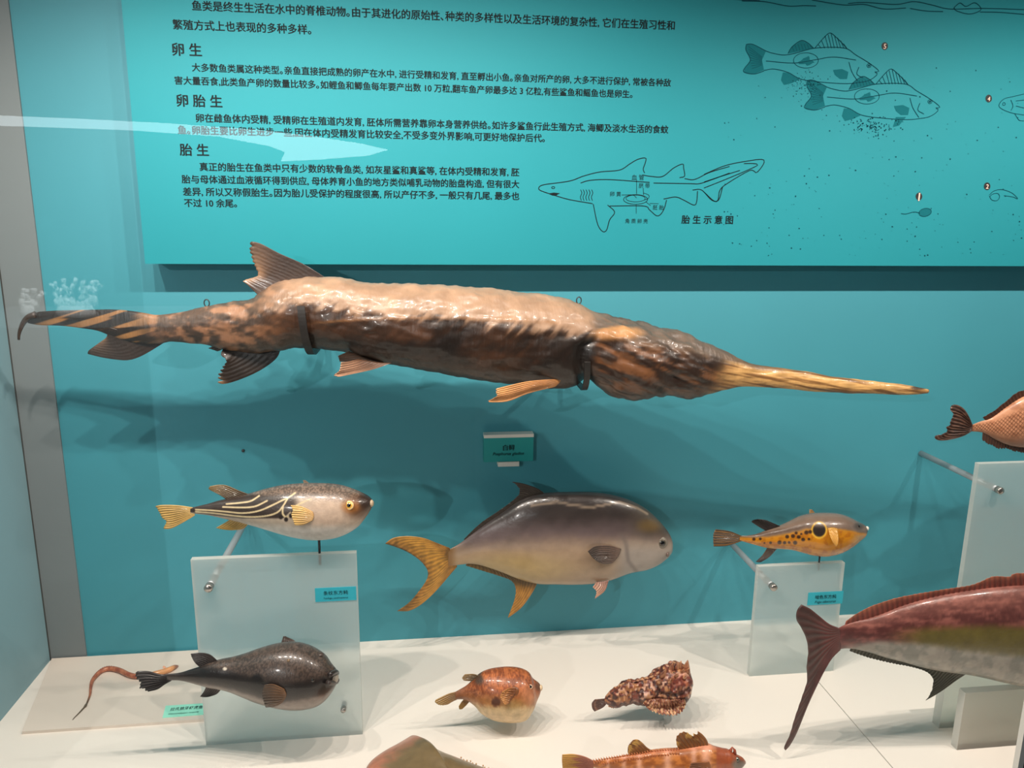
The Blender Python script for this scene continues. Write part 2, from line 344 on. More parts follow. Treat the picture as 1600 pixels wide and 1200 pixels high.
def perch(dx, dy, pelvic):
    mb = MB(); Z = lambda l: z3(l, dx, dy)
    for l in ([(212, 222), (245, 222), (310, 255), (290, 300), (300, 350), (250, 370), (200, 360), (205, 338), (232, 300), (210, 250)], [(420, 268), (440, 235), (485, 203), (520, 215), (550, 243), (480, 256)],
              [(395, 362), (385, 400), (400, 425), (440, 415), (478, 397), (430, 365)], [(645, 350), (690, 345), (722, 360), (715, 395), (680, 395), (655, 375)]): patch(mb, Z(l), mi=1)
    blob = [(512 + 40 * math.cos(a) * (0.8 + 0.35 * math.sin(3 * a)), 305 + 22 * math.sin(a) * (0.9 + 0.3 * math.cos(5 * a))) for a in np.linspace(0, 6.1, 18)]; patch(mb, Z(blob), mi=1)
    for l in ([(310, 255), (340, 265), (400, 275), (460, 265), (560, 240), (700, 240), (760, 275), (830, 318), (875, 355), (850, 360), (868, 370), (830, 400), (780, 412), (700, 418), (560, 408), (480, 394), (420, 362), (350, 345), (300, 352)],
              [(212, 222), (245, 222), (310, 255)], [(300, 355), (250, 370), (200, 360), (205, 338), (232, 300), (210, 250), (212, 222)], [(420, 268), (440, 235), (485, 203), (520, 215), (550, 243)],
              [(310, 305), (450, 315), (560, 298), (650, 285), (760, 300)], [(725, 310), (740, 360), (770, 408)], [(775, 335), (765, 370), (795, 390)], [(555, 240), (600, 188), (630, 165), (660, 185), (690, 215), (715, 243)]): ribbon(mb, Z(l), LW * 0.9)
    for a, b in ((565, 192 + 30), (582, 203), (600, 180), (615, 172), (630, 165), (647, 178), (662, 188), (678, 203), (692, 218)): ribbon(mb, Z([(a + 6, b), (a + 22, 241)]), LW * 0.7)
    for k in range(9): ribbon(mb, Z([(222 + 2 * k, 232 + 14 * k), (290, 285 + 5 * k)]), LW * 0.5)
    for k in range(7): ribbon(mb, Z([(440 + 15 * k, 232 - 14 * math.sin(k / 2.2)), (450 + 15 * k, 258 - 3 * k)]), LW * 0.5)
    ribbon(mb, Z([(510 + 62 * math.cos(a), 302 + 38 * math.sin(a)) for a in np.linspace(0, 6.29, 16)]), LW * 0.7)
    ribbon(mb, Z([(825 + 10 * math.cos(a), 328 + 10 * math.sin(a)) for a in np.linspace(0, 6.29, 12)]), LW * 0.7)
    patch(mb, Z([(825 + 6 * math.cos(a), 328 + 6 * math.sin(a)) for a in np.linspace(0, 5.8, 9)]))
    if pelvic: patch(mb, Z([(705, 405), (655, 405), (640, 455), (670, 448)]), mi=1)
    mb.build('perch_drawing', [M['tealink'], M['tealwash']], panel)
perch(0, 0, False); perch(305, 180, True)
fr_ = MB()
for l in ([(1600, 470), (1550, 482), (1500, 495), (1475, 525), (1490, 545), (1540, 565), (1600, 575)], [(1535, 500), (1545, 530), (1535, 552)], [(1555, 570), (1575, 600), (1600, 605)], [(1560, 505), (1600, 500)], [(1560, 530), (1600, 540)]): ribbon(fr_, z3(l), LW * 0.8)
ribbon(fr_, z3([(1500 + 7 * math.cos(a), 520 + 7 * math.sin(a)) for a in np.linspace(0, 6.29, 10)]), LW * 0.7)
fr_.build('fish_drawing', M['tealink'], panel)
la = MB()
for l in ([(1427, 975), (1450, 955), (1490, 948), (1540, 965), (1570, 995), (1545, 985), (1500, 978)], [(1427, 980), (1440, 1000), (1465, 1003), (1478, 985), (1470, 968), (1445, 970), (1430, 982)]): ribbon(la, z3(l), LW * 0.8)
la.build('larva_drawing', M['tealink'], panel)
tp = MB(); patch(tp, z3([(1106 + 30 * math.cos(a), 1062 + 19 * math.sin(a) - 4 * math.cos(a)) for a in np.linspace(0, 6.0, 16)]), mi=1)
ribbon(tp, z3([(1106 + 31 * math.cos(a), 1062 + 20 * math.sin(a) - 4 * math.cos(a)) for a in np.linspace(0, 6.29, 16)]), LW * 0.8); ribbon(tp, z3([(1080, 1066), (1050, 1060), (1010, 1070), (985, 1068)]), LW * 0.9)
tp.build('larva_drawing', [M['tealink'], M['tealwash']], panel)
wv = MB()
for l in ([(190, 5), (300, 8), (420, 30), (500, 28), (560, 30)], [(540, 0), (700, 25), (800, 22), (900, 45), (1010, 40)], [(720, 18), (800, 12), (960, 22), (1050, 8), (1140, 25), (1230, 45), (1400, 42), (1600, 48)], [(1030, 42), (1110, 55), (1195, 58)],
          [(1250, 38), (1280, 15), (1310, 32), (1355, 14), (1385, 48), (1330, 70), (1265, 55), (1250, 38)], [(1380, 60), (1480, 62), (1600, 72)], [(60, -10), (160, -2), (280, 4)]): ribbon(wv, z3(l), LW)
wv.build('wave_drawing', M['tealink'], panel)
rng = random.Random(4); dt = MB()
def dot(x, y, r):
    k = rng.random() * 3; patch(dt, [(x + r * math.cos(a + k) * rng.uniform(.7, 1.2), y + r * math.sin(a + k) * rng.uniform(.7, 1.2)) for a in np.linspace(0, 5.2, 6)])
for i in range(110):
    x, y = rng.gauss(505, 42), rng.gauss(425, 38); dot(1100 + x / 3.2, y / 3.2, rng.uniform(.4, .9))
for i in range(130):
    x, y = rng.gauss(850, 65), rng.gauss(628, 26); dot(1100 + x / 3.2, y / 3.2, rng.uniform(.6, 1.3))
for i in range(230):
    dot(rng.uniform(1130, 1600), 90 + 310 * rng.random() ** 0.6, rng.choice((.5, .6, .7, 1.0, 1.3)))
tag(dt.build('egg_dots', M['tealink'], panel), kind='stuff')
for ch, x, y in (('5', 1382.5, 72), ('4', 1545, 154), ('1', 1436, 307), ('2', 1542.5, 291)):
    b_ = MB(); patch(b_, [(x + 5 * math.cos(a), y + 6 * math.sin(a)) for a in np.linspace(0, 6.1, 20)], off=0.0006)
    bo = b_.build('number_badge', M['badge'], panel)
    n_ = MB(); line_on(n_, ch, uv_y(x - (1.9 if ch != '1' else .8), y + .3, YP - .0006), uv_y(x + (1.9 if ch != '1' else .8), y + .3, YP - .0006), frame_y(YP - .0006), bold=0.02)
    n_.build('numeral', M['badgenum'], bo)

# ------------------------------------------------------------------ acrylic stands
TH = 0.012
def slab(par, x0, x1, Y, z0, z1, th=TH, face='frost', name='acrylic_sheet'):
    return MB().box((x0, Y, z0), (x1, Y + th, z1), faces=[2, 1, 0, 2, 1, 1]).build(name, [M[face], M['edge'], M['clear'] if face == 'frost' else M[face]], par)
def rod(par, x, z, Y, r=0.0065):
    o = MB().tube([(x, -0.001, z), (x, Y - 0.006, z)], r, 16).build('standoff_rod', M['steel'], par, True)
    MB().tube([(x, Y - 0.006, z), (x, Y - 0.016, z), (x, Y - 0.018, z)], [r * 1.15, r * 1.15, r * 0.9], 18).build('rod_cap', M['cap'], o, True)
def card(par, Y, c, m, txt, sub, th=0.0012):
    x0, x1 = c[0], c[2]; a = P(x0, c[1], Y); b = P(x1, c[3], Y)
    z1 = a[2]; z0 = b[2]
    lb = MB().box((a[0], Y - th, z0), (b[0], Y - 0.0002, z1)).build('species_label', m, par)
    ww = b[0] - a[0]; h = z1 - z0; t = MB()
    line_on(t, txt, (a[0] + ww * .2, z0 + h * .62), (a[0] + ww * .8, z0 + h * .62), frame_y(Y - th), bold=0.0)
    line_on(t, sub, (a[0] + ww * .2, z0 + h * .25), (a[0] + ww * .8, z0 + h * .25), frame_y(Y - th), shear=0.25, bold=0.0)
    t.build('lettering', M['ink'], lb)
Y1, Y2, Y3, Y4, Y5 = -0.322, -0.222, -0.24, -0.423, -0.483
s1 = thing('acrylic_stand', (-0.25, Y1, 0), 'frosted acrylic stand on the left with the dark puffer in front of it', 'display stand')
slab(s1, -0.3925, -0.1135, Y1, 0, 0.362)
p_ = P(329, 913, Y1); rod(s1, p_[0], p_[2], Y1); p_ = P(537, 1106, Y1); MB().tube([(p_[0], Y1 + TH + .004, p_[2]), (p_[0], Y1 - .008, p_[2]), (p_[0], Y1 - .010, p_[2])], [.005, .005, .004], 16).build('bolt', M['cap'], s1, True)
card(s1, Y1, (492, 919, 557, 937), M['label'], '条纹东方鲀', 'Takifugu xanthopterus')
s2 = thing('acrylic_stand', (0.776, Y2, 0), 'small frosted acrylic stand under the yellow bellied puffer', 'display stand')
slab(s2, 0.6825, 0.8700, Y2, 0, 0.2495)
p_ = P(1204, 913, Y2); rod(s2, p_[0], p_[2], Y2)
card(s2, Y2, (1263, 926, 1315.5, 942.5), M['label'], '暗色东方鲀', 'Fugu obscurus')
s3 = thing('acrylic_stand', (1.27, Y3, 0), 'tall frosted acrylic stand at the right edge under the scaly bream', 'display stand')
x3 = P(1530, 725, Y3); slab(s3, x3[0], x3[0] + 0.30, Y3, 0, x3[2])
p_ = P(1555, 763, Y3); rod(s3, p_[0], p_[2], Y3)
s4 = thing('acrylic_stand', (1.08, Y4, 0), 'pale frosted acrylic block standing behind the grey block at lower right', 'display stand')
z4 = P(1480, 1030, Y4)[2]; slab(s4, P(1467, 1140, Y4)[0], 1.20, Y4, 0, z4, th=0.02, face='frostpale')
s5 = thing('acrylic_stand', (1.05, Y5, 0), 'squat grey frosted block in the lower right corner below the red fish', 'display stand')
x5 = P(1495, 1172, Y5)[0]; slab(s5, x5, x5 + 0.20, Y5, 0, P(1510, 1083, Y5)[2], th=0.016, face='frostgrey')

# label holder on the wall
yl = -0.02
a = P(756, 684, yl); b = P(833, 720, yl)
lh = thing('label_holder', ((a[0] + b[0]) / 2, 0, b[2]), 'teal name label with white-painted lit edge on the back wall below the long paddlefish', 'label')
MB().box((a[0], yl, b[2]), (b[0], -0.001, a[2])).build('plate', M['darklabel'], lh)
MB().box((a[0], yl - 0.004, a[2]), (b[0], -0.001, a[2] + 0.007)).build('lit_edge', M['white'], lh)  # white strip stands in for the plate's lit top edge
c0 = P(778, 722, yl); c1 = P(811, 728, yl)
MB().box((c0[0], yl - 0.002, c1[2]), (c1[0], -0.001, c0[2])).build('clip', M['white'], lh)
t_ = MB(); line_on(t_, '白鲟', uv_y(786, 699.5, yl), uv_y(804, 699.5, yl), frame_y(yl), bold=0.02)
line_on(t_, 'Psephurus gladius', uv_y(770, 709, yl), uv_y(819, 708, yl), frame_y(yl), shear=0.25, bold=0.015); t_.build('lettering', M['ink'], lh)

# low board on the floor
tb = 0.006
bb = thing('base_board', (-0.58, -0.12, 0), 'thin cream board lying on the floor at far left under the slender goby', 'board')
q = [G(34, 1143, tb), G(321, 1123, tb), np.array([-0.465, -0.006, tb]), np.array([-0.7905, -0.0075, tb])]
MB().add([(p[0], p[1], 0.0) for p in q] + [(p[0], p[1], tb) for p in q], [(3, 2, 1, 0), (4, 5, 6, 7), (0, 1, 5, 4), (1, 2, 6, 5), (2, 3, 7, 6), (3, 0, 4, 7)]).build('board', M['base'], bb)
lq = [G(254, 1122, tb), G(318, 1117, tb), G(320, 1099.5, tb), G(259, 1103.5, tb)]; lt = np.array([0, 0, 0.0012])
lab = MB().add([p for p in lq] + [p + lt for p in lq], [(3, 2, 1, 0), (4, 5, 6, 7), (0, 1, 5, 4), (1, 2, 6, 5), (2, 3, 7, 6), (3, 0, 4, 7)]).build('species_label', M['mint'], bb)
U = _n(lq[1] - lq[0]); W = _n(lq[3] - lq[0]); W = _n(W - U * (W @ U)); Lw = np.linalg.norm(lq[1] - lq[0]); Lh = np.linalg.norm(lq[3] - lq[0])
t_ = MB(); fr2 = (lq[0] + lt, U, W, np.array([0, 0, 1.]))
line_on(t_, '拉氏狼牙虾虎鱼', (Lw * .11, Lh * .62), (Lw * .91, Lh * .62), fr2, bold=0.0, squeeze=1.25); line_on(t_, 'Odontamblyopus lacepedii', (Lw * .11, Lh * .24), (Lw * .86, Lh * .24), fr2, shear=0.25, bold=0.0)
t_.build('lettering', M['ink'], lab)

# ------------------------------------------------------------------ fish builders
class Loft: pass
def S2(S, pts): return [(S[0] + x / S[2], S[1] + y / S[2]) for x, y in pts]
def loft(name, par, m, S, top, bot, Y0, k, colf, ns=180, nt=72, disp=None, yc=None, pw=1.0, label=None):
    T = catmull(S2(S, top), ns); B = catmull(S2(S, bot), ns); s = np.linspace(0, 1, ns)
    Yc = Y0 + (yc(s) if yc else np.zeros(ns))
    Tw = np.array([P(*T[i], Yc[i]) for i in range(ns)]); Bw = np.array([P(*B[i], Yc[i]) for i in range(ns)])
    C = (Tw + Bw) / 2; H = (Tw - Bw) / 2; hl = np.linalg.norm(H, axis=1)
    kk = np.interp(s, [a for a, _ in k], [b for _, b in k]) if isinstance(k, (list, tuple)) else np.full(ns, k)
    wd = kk * hl; th = np.linspace(0, 2 * np.pi, nt, endpoint=False) + np.pi / nt
    sn, cs = np.sin(th), np.cos(th); cp = np.sign(cs) * np.abs(cs) ** pw
    V = C[:, None, :] + H[:, None, :] * sn[None, :, None]
    V[:, :, 1] -= wd[:, None] * cp[None, :]
    s2 = np.repeat(s[:, None], nt, 1); v2 = np.repeat(sn[None], ns, 0); near = np.repeat((cs > 0)[None], ns, 0)
    Vm = V.copy(); Vm[:, :, 1] = np.where(near, V[:, :, 1], 2 * Yc[:, None] - V[:, :, 1])
    px = proj(Vm); zx = (px[..., 0] - S[0]) * S[2]; zy = (px[..., 1] - S[1]) * S[2]
    if disp:
        d = disp(zx, zy, s2, v2); dr = V - C[:, None, :]; ln = np.linalg.norm(dr, axis=2, keepdims=True) + 1e-6
        V = V + dr / ln * d[..., None]
    colr = np.asarray(colf(zx, zy, s2, v2), float).reshape(-1, 3)
    Fs = []
    for i in range(ns - 1):
        for j in range(nt):
            q = (j + 1) % nt; Fs.append((i * nt + j, (i + 1) * nt + j, (i + 1) * nt + q, i * nt + q))
    VV = V.reshape(-1, 3); n = len(VV)
    VV = np.vstack([VV, C[:1], C[-1:]]); colr = np.vstack([colr, colr[:nt].mean(0)[None], colr[-nt:].mean(0)[None]])
    for j in range(nt):
        q = (j + 1) % nt; Fs.append((n, j, q)); Fs.append((n + 1, (ns - 1) * nt + q, (ns - 1) * nt + j))
    L = Loft(); L.o = mesh(name, VV, Fs, m, par, True, colr, label=label); L.V = V; L.C = C; L.H = H; L.wd = wd; L.Y0 = Y0; L.S = S
    L.px = proj(V); L.near = near
    return L
def bottom(L, x):                              # lowest point of a body below a pixel column
    i = int(np.argmin(np.abs(L.px[:, :, 0].mean(1) - (L.S[0] + x / L.S[2])))); return L.V[i, int(np.argmin(L.V[i, :, 2]))]
def on_body(L, x, y):                          # place and outward direction on the viewer's side of a body
    q = np.array([L.S[0] + x / L.S[2], L.S[1] + y / L.S[2]]); d = np.linalg.norm(L.px - q, axis=2) + np.where(L.near, 0, 1e6)
    i, j = np.unravel_index(np.argmin(d), d.shape); p = L.V[i, j]; o = p - L.C[i]
    o = np.array([0, o[1] / max(L.wd[i], 1e-4) ** 2, o[2] / max(np.linalg.norm(L.H[i]), 1e-4) ** 2]); return p, _n(o)
def eye(par, L, x, y, r, iris, white=None, bulge=0.5):
    p, nrm = on_body(L, x, y); rw = r / L.S[2] * (p[1] - CAM[1]) / F
    e = MB().ball(p - nrm * rw * 0.1, rw, nrm, bulge).build('eye', mat('eye_iris', iris, 0.12, coat=0.6), par, True)
    if white: MB().ball(p - nrm * rw * 0.18, rw * 1.3, nrm, bulge * 0.7).build('eye_ring', mat('eye_ring', white, 0.35), par, True)
    MB().ball(p + nrm * rw * bulge * 0.52, rw * 0.56, nrm, 0.42).build('pupil', M['pupil'], e, True)
M['pupil'] = mat('black_pupil', (10, 9, 9), 0.08, coat=0.8)
def fin(name, par, m, S, base, tip, Y0, Y1=None, e0=None, e1=None, colf=None, ribs=14, amp=0.0006, th=0.0012, jag=0.0, seed=1, nc=90, nr=22, bow=0.0, label=None, rc=0.2, follow=None, lift=.010):
    Y1 = Y0 if Y1 is None else Y1
    b = catmull(S2(S, base), nc); t = catmull(S2(S, tip), nc)
    a0 = catmull(S2(S, e0 or [base[0], tip[0]]), nr); a1 = catmull(S2(S, e1 or [base[-1], tip[-1]]), nr)
    u = np.linspace(0, 1, nc); r = np.linspace(0, 1, nr)
    g = np.random.RandomState(seed)
    jj = jag * (0.6 * vnoise(u * ribs, u * 0 + 3, seed) + 0.4 * (1 - np.abs(np.sin(np.pi * ribs * u))) * 1.2) if jag else np.zeros(nc)
    U2, R2 = np.meshgrid(u, r); Rj = R2 * (1 - jj[None, :])
    def at(arr, rr): return np.stack([np.interp(rr, r, arr[:, k]) for k in (0, 1)], -1)
    A0 = at(a0, Rj); A1 = at(a1, Rj)
    Q = (1 - Rj)[..., None] * b[None] + Rj[..., None] * t[None] + (1 - U2)[..., None] * A0 + U2[..., None] * A1
    Q = Q - ((1 - U2) * (1 - Rj))[..., None] * b[0] - (U2 * (1 - Rj))[..., None] * b[-1] - ((1 - U2) * Rj)[..., None] * t[0] - (U2 * Rj)[..., None] * t[-1]
    Yg = Y0 + (Y1 - Y0) * Rj + bow * np.sin(np.pi * U2) * Rj
    if follow is not None:
        nv = follow.near.ravel(); fp = follow.px.reshape(-1, 2)[nv]; fy = follow.V[..., 1].ravel()[nv]
        for i in range(nr):
            dd = ((Q[i][:, None, :] - fp[None]) ** 2).sum(2); Yg[i] = fy[dd.argmin(1)]
        for i in range(1, nr): Yg[i] = np.minimum(Yg[i], Yg[i - 1] + .0015)
        Yg = Yg - .0012 - lift * R2 ** 1.3
    base_pts = np.array([[P(Q[i, j, 0], Q[i, j, 1], Yg[i, j]) for j in range(nc)] for i in range(nr)])
    env = np.sin(np.pi * np.clip(U2, 0.02, 0.98)) ** 0.4
    rid = amp * np.cos(2 * np.pi * ribs * U2) * env * np.minimum(1, R2 * 4)
    tt = th * (1.3 - 0.9 * R2) / 2
    Fr = base_pts.copy(); Fr[..., 1] += rid - tt; Bk = base_pts.copy(); Bk[..., 1] += rid + tt
    zx = (Q[..., 0] - S[0]) * S[2]; zy = (Q[..., 1] - S[1]) * S[2]
    c = np.asarray(colf(U2, Rj, zx, zy), float) * np.ones(U2.shape + (3,))
    ray_ = 0.5 + 0.5 * np.cos(2 * np.pi * ribs * U2); c = c * (1 - rc * .7 + rc * 1.4 * ray_[..., None])
    V = np.vstack([Fr.reshape(-1, 3), Bk.reshape(-1, 3)]); n = nr * nc; Fs = []
    for i in range(nr - 1):
        for j in range(nc - 1):
            p = i * nc + j; Fs.append((p, p + 1, p + nc + 1, p + nc)); Fs.append((n + p, n + p + nc, n + p + nc + 1, n + p + 1))
    def rim(l):
        for a_, b_ in zip(l[:-1], l[1:]): Fs.append((a_, n + a_, n + b_, b_))
    rim([j for j in range(nc)]); rim([(nr - 1) * nc + j for j in range(nc)][::-1]); rim([i * nc for i in range(nr)][::-1]); rim([i * nc + nc - 1 for i in range(nr)])
    cc = c.reshape(-1, 3)
    return mesh(name, V, Fs, m, par, True, np.vstack([cc, cc]), label=label)
def flat(c): return lambda u, r, x, y: np.ones(u.shape + (3,)) * np.asarray(c, float)
def grad(a, b, p=1.0): return lambda u, r, x, y: mixc(a, b, r ** p)

def fishmat(name, rough=0.35, coat=0.35, bscale=120, bstr=0.25, nscale=25, nstr=0.12, bdist=0.002, grain=None):
    return mat(name, (120, 100, 80), rough, 0, coat, True, nscale, nstr, bscale, bstr, bdist=bdist, grain=grain)
def peg(par, a, b, r=0.003, name='mounting_peg'): return MB().tube([a, b], r, 10).build(name, M['pin'], par, True)
def blob(x, y, cx, cy, rx, ry, soft=0.35): return 1 - sm(1 - soft, 1 + soft, np.hypot((x - cx) / rx, (y - cy) / ry))

# ---- the long paddlefish
SP = (0, 0, 1); YF = -0.23
pf = thing('paddlefish', P(700, 600, YF), 'very long dried brown paddlefish with pointed golden snout hanging across the case', 'fish')
PT = [(44, 490), (62, 487), (94, 485), (141, 484), (175, 483.5), (203, 485.6), (225, 488.8), (247, 492), (281, 487), (312, 481), (344, 475.6), (390, 467.8), (403, 459), (419, 447), (437, 439), (462, 434), (515, 434), (553, 440), (590, 444), (625, 443.8), (672, 443), (715, 446), (762, 450.6), (809, 456), (856, 462.5), (887, 468.4), (909, 476), (928, 485), (950, 492), (975, 497.5), (1006, 504.4), (1037, 514.7), (1069, 525.6), (1100, 534.4), (1131, 547.5), (1156, 560), (1178, 568.8), (1209, 573.4), (1256, 580), (1300, 588), (1350, 593.5), (1400, 599), (1425, 603), (1451, 608.8)]
PB = [(44, 505), (62, 508), (94, 509), (125, 512.5), (153, 517), (178, 527), (205, 534), (228, 537), (250, 537), (266, 534), (281, 535), (300, 537), (322, 538), (344, 544), (375, 549), (406, 552), (437, 547.5), (462, 543), (500, 545), (544, 552), (575, 563), (612, 570), (637, 573.4), (684, 582), (725, 590.6), (762, 595), (809, 601), (856, 607), (887, 604), (909, 599), (926, 600), (941, 608), (953, 618), (975, 622.5), (1006, 622), (1034, 615), (1053, 618), (1075, 622.5), (1100, 618), (1131, 610), (1162, 604.4), (1225, 607), (1275, 612), (1325, 614), (1375, 615.5), (1412, 617), (1449, 615)]
def pf_col(x, y, s, v):
    tan, brown, dark, belly = (156, 126, 102), (66, 40, 23), (24, 15, 10), (66, 50, 38)
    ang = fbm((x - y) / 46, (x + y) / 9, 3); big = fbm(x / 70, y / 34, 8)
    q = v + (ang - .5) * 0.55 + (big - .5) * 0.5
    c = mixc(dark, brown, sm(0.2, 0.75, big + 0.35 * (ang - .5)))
    c = mixc(c, tan, sm(0.22, 0.50, q)); c = mixc(c, belly, sm(-0.5, -0.88, v + (ang - .5) * .3))  # tan top and dark belly put the overhead light into the colour
    lat = np.interp(x, [480, 600, 700, 800, 890], [505, 497, 496, 500, 505]); c = mixc(c, (150, 108, 72), 0.6 * np.exp(-((y - lat) / 2.2) ** 2) * sm(470, 520, x) * (1 - sm(860, 890, x)))
    tail = 1 - sm(380, 470, x); mott = fbm(x / 14, y / 9, 21)
    c = mixc(c, mixc((66, 50, 40), (158, 112, 82), sm(.38, .68, mott)), 0.75 * tail)
    c = mixc(c, mixc((30, 20, 14), (150, 105, 60), sm(.45, .6, vnoise(x / 16 + y / 5, y / 18, 5))), 0.9 * (1 - sm(200, 262, x)))
    gap = np.exp(-((x - np.interp(y, [510, 540, 570, 605], [955, 912, 908, 918])) / 16) ** 2) * sm(505, 545, y)
    c = mixc(c, (14, 10, 8), 0.95 * gap); c = mixc(c, (30, 20, 14), 0.75 * sm(800, 900, x) * (1 - sm(905, 925, x)) * sm(510, 545, y) * (1 - sm(590, 603, y)))  # shade of the gill gap painted near black
    hd = sm(918, 940, x); streak = fbm((x + y * .7) / 38, (y - x * .42) / 7, 31)
    hc = mixc((44, 28, 19), (112, 72, 44), sm(.38, .66, streak)); hc = mixc(hc, (104, 92, 82), sm(.3, .7, v + .3 * (streak - .5)) * 0.85)
    hc = mixc(hc, (196, 140, 86), 0.75 * blob(x, y, 962, 524, 42, 10)); hc = mixc(hc, (90, 74, 64), sm(-.55, -.9, v))  # golden patch: lit top of the gill cover put into the colour
    c = mixc(c, hc, hd)
    sn = sm(1105, 1150, x + (v * -20)); sc = mixc((206, 160, 100), (120, 84, 48), sm(.42, .7, fbm(x / 60, y / 4.5 - x / 26, 41)))
    sc = mixc(sc, (90, 74, 60), sm(.45, .9, v) * (1 - sm(1180, 1240, x)) * .8)
    c = mixc(c, sc, sn); c = mixc(c, (60, 42, 28), 0.9 * blob(x, y, 1436, 606, 12, 3))
    return c
def pf_disp(x, y, s, v):
    w1 = fbm(x / 34 + y / 20, (y - x * .3) / 10, 2); w2 = 1 - np.abs(2 * fbm(x / 18 - y / 16, (y + x * .2) / 13, 12) - 1)
    d = (w1 - .5) * 0.005 + (w2 - .8) * 0.003 * sm(-.1, .5, v) + (fbm(x / 60, y / 40, 5) - .5) * 0.010
    d = d * sm(240, 330, x) * (1 - sm(1090, 1180, x)) + (fbm(x / 26, y / 6, 7) - .5) * .003 * sm(1100, 1180, x)
    d = d + (fbm((x + y * .7) / 34, (y - x * .42) / 8, 31) - .5) * .012 * sm(925, 950, x) * (1 - sm(1060, 1140, x))
    d = d + .0015 * np.exp(-((y - np.interp(x, [480, 600, 700, 800, 890], [505, 497, 496, 500, 505])) / 3) ** 2) * sm(480, 520, x) * (1 - sm(860, 890, x))
    gap = np.exp(-((x - np.interp(y, [510, 540, 570, 605], [955, 912, 908, 918])) / 11) ** 2) * sm(515, 545, y)
    return d - 0.012 * gap + 0.010 * blob(x, y, 1010, 565, 80, 45, .6) + 0.006 * blob(x, y, 965, 526, 45, 10, .5)
m_pf = fishmat('varnished_brown_skin', 0.42, 0.2, 6, 0.55, 30, 0.2, .0022, (-38, (26, 14, 5)))
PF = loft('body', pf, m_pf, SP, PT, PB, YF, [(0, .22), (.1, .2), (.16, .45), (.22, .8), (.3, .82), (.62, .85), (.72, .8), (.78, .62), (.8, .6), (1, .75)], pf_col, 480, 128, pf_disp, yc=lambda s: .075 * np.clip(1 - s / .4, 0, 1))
yo = lambda x: .075 * float(np.clip(1 - ((x - 44) / 1407) / .4, 0, 1))
m_ff = fishmat('dried_brown_fin', 0.45, 0.2, 200, 0.3, 40, 0.2)
def c_dors(u, r, x, y): return mixc(mixc((66, 44, 30), (40, 26, 18), u), (166, 128, 96), sm(.45, 1, r) * (1 - u * .7))
fin('dorsal_fin', pf, m_ff, SP, [(404, 462), (430, 447), (470, 440), (514, 437)], [(383, 441), (379.5, 438), (401, 431), (399, 419), (392, 407), (387.5, 388), (389, 377)], YF + yo(440), YF + yo(400), e0=[(404, 462), (388, 446), (383, 441)], e1=[(514, 437), (475, 413), (437, 396), (406, 380), (389, 377)], colf=c_dors, ribs=12, amp=.0001, rc=.06, jag=.05)
fin('tail_fin', pf, m_ff, SP, [(172, 512), (205, 520), (238, 530), (262, 532)], [(167, 527), (153, 537), (139, 547.5), (137, 553)], YF + yo(215), YF + yo(150), e0=[(172, 512), (168, 520), (167, 527)], e1=[(262, 532), (231, 551), (212, 560), (194, 563), (162, 559), (137, 553)], colf=lambda u, r, x, y: mixc((48, 36, 30), (128, 98, 74), sm(.6, 1, r) * (1 - u)), ribs=9, amp=.0001, rc=.05)
fin('anal_fin', pf, m_ff, SP, [(350, 543), (380, 545), (410, 545), (439, 543)], [(345, 556), (353, 565), (342, 576), (336, 590), (330, 598)], YF + yo(390), YF + yo(340) - .02, e0=[(350, 543), (346, 550), (345, 556)], e1=[(439, 543), (432, 560), (406, 579), (375, 593), (350, 600), (330, 598)], colf=lambda u, r, x, y: mixc((34, 24, 18), (190, 140, 96), sm(.72, .98, r * (.4 + .6 * u))), ribs=8, amp=.00015, rc=.06, jag=.14)
fin('fin_scrap', pf, m_ff, SP, [(338, 539), (356, 543)], [(325, 544), (340, 549)], YF + yo(340), colf=flat((44, 30, 22)), ribs=3, nc=20, nr=8)
fin('pelvic_fin', pf, m_ff, SP, [(545, 549), (575, 558), (610, 566)], [(528, 556), (531, 565)], YF - .02, YF - .05, e1=[(610, 566), (570, 567), (531, 565)], colf=flat((40, 28, 20)), ribs=6)
fin('pelvic_fin', pf, m_ff, SP, [(560, 561), (590, 566), (612, 567)], [(533, 566), (530, 579), (522, 586), (529, 589)], YF - .04, YF - .07, e0=[(560, 561), (545, 565), (533, 566)], e1=[(612, 567), (584, 577), (553, 584), (529, 589)], colf=grad((70, 46, 32), (178, 134, 104)), ribs=8)
fin('pectoral_fin', pf, m_ff, SP, [(878, 592), (874, 598), (868, 604)], [(772, 608), (774, 619), (761, 626), (763, 629)], YF - .05, YF - .09, e0=[(878, 592), (825, 596), (772, 608)], e1=[(868, 604), (825, 615), (794, 627), (763, 629)], colf=lambda u, r, x, y: mixc((176, 118, 66), (206, 146, 88), r), ribs=11, jag=.05)
hk = [P(*p, YF + yo(50)) for p in catmull([(56, 492), (46, 495), (38, 502), (32, 514), (29.5, 524), (29.5, 531)], 16)]
MB().tube(hk, np.linspace(.0065, .002, 16), 8).build('tail_filament', mat('dark_tail_filament', (60, 44, 34), .4), pf, True)
def eyelet(x, y, yb):
    yy_ = YF + yo(x); c = P(x, y, yy_); pts = [c + .0055 * np.array([math.cos(a) * .8, 0.0, math.sin(a) * 1.15]) for a in np.linspace(-1.3, 4.3, 18)]
    pts.append(P(x - 1, yb, yy_)); MB().tube(pts, .0011, 8).build('hanging_eyelet', M['pin'], pf, True)
eyelet(323, 473.5, 484); eyelet(904.5, 469.5, 482)
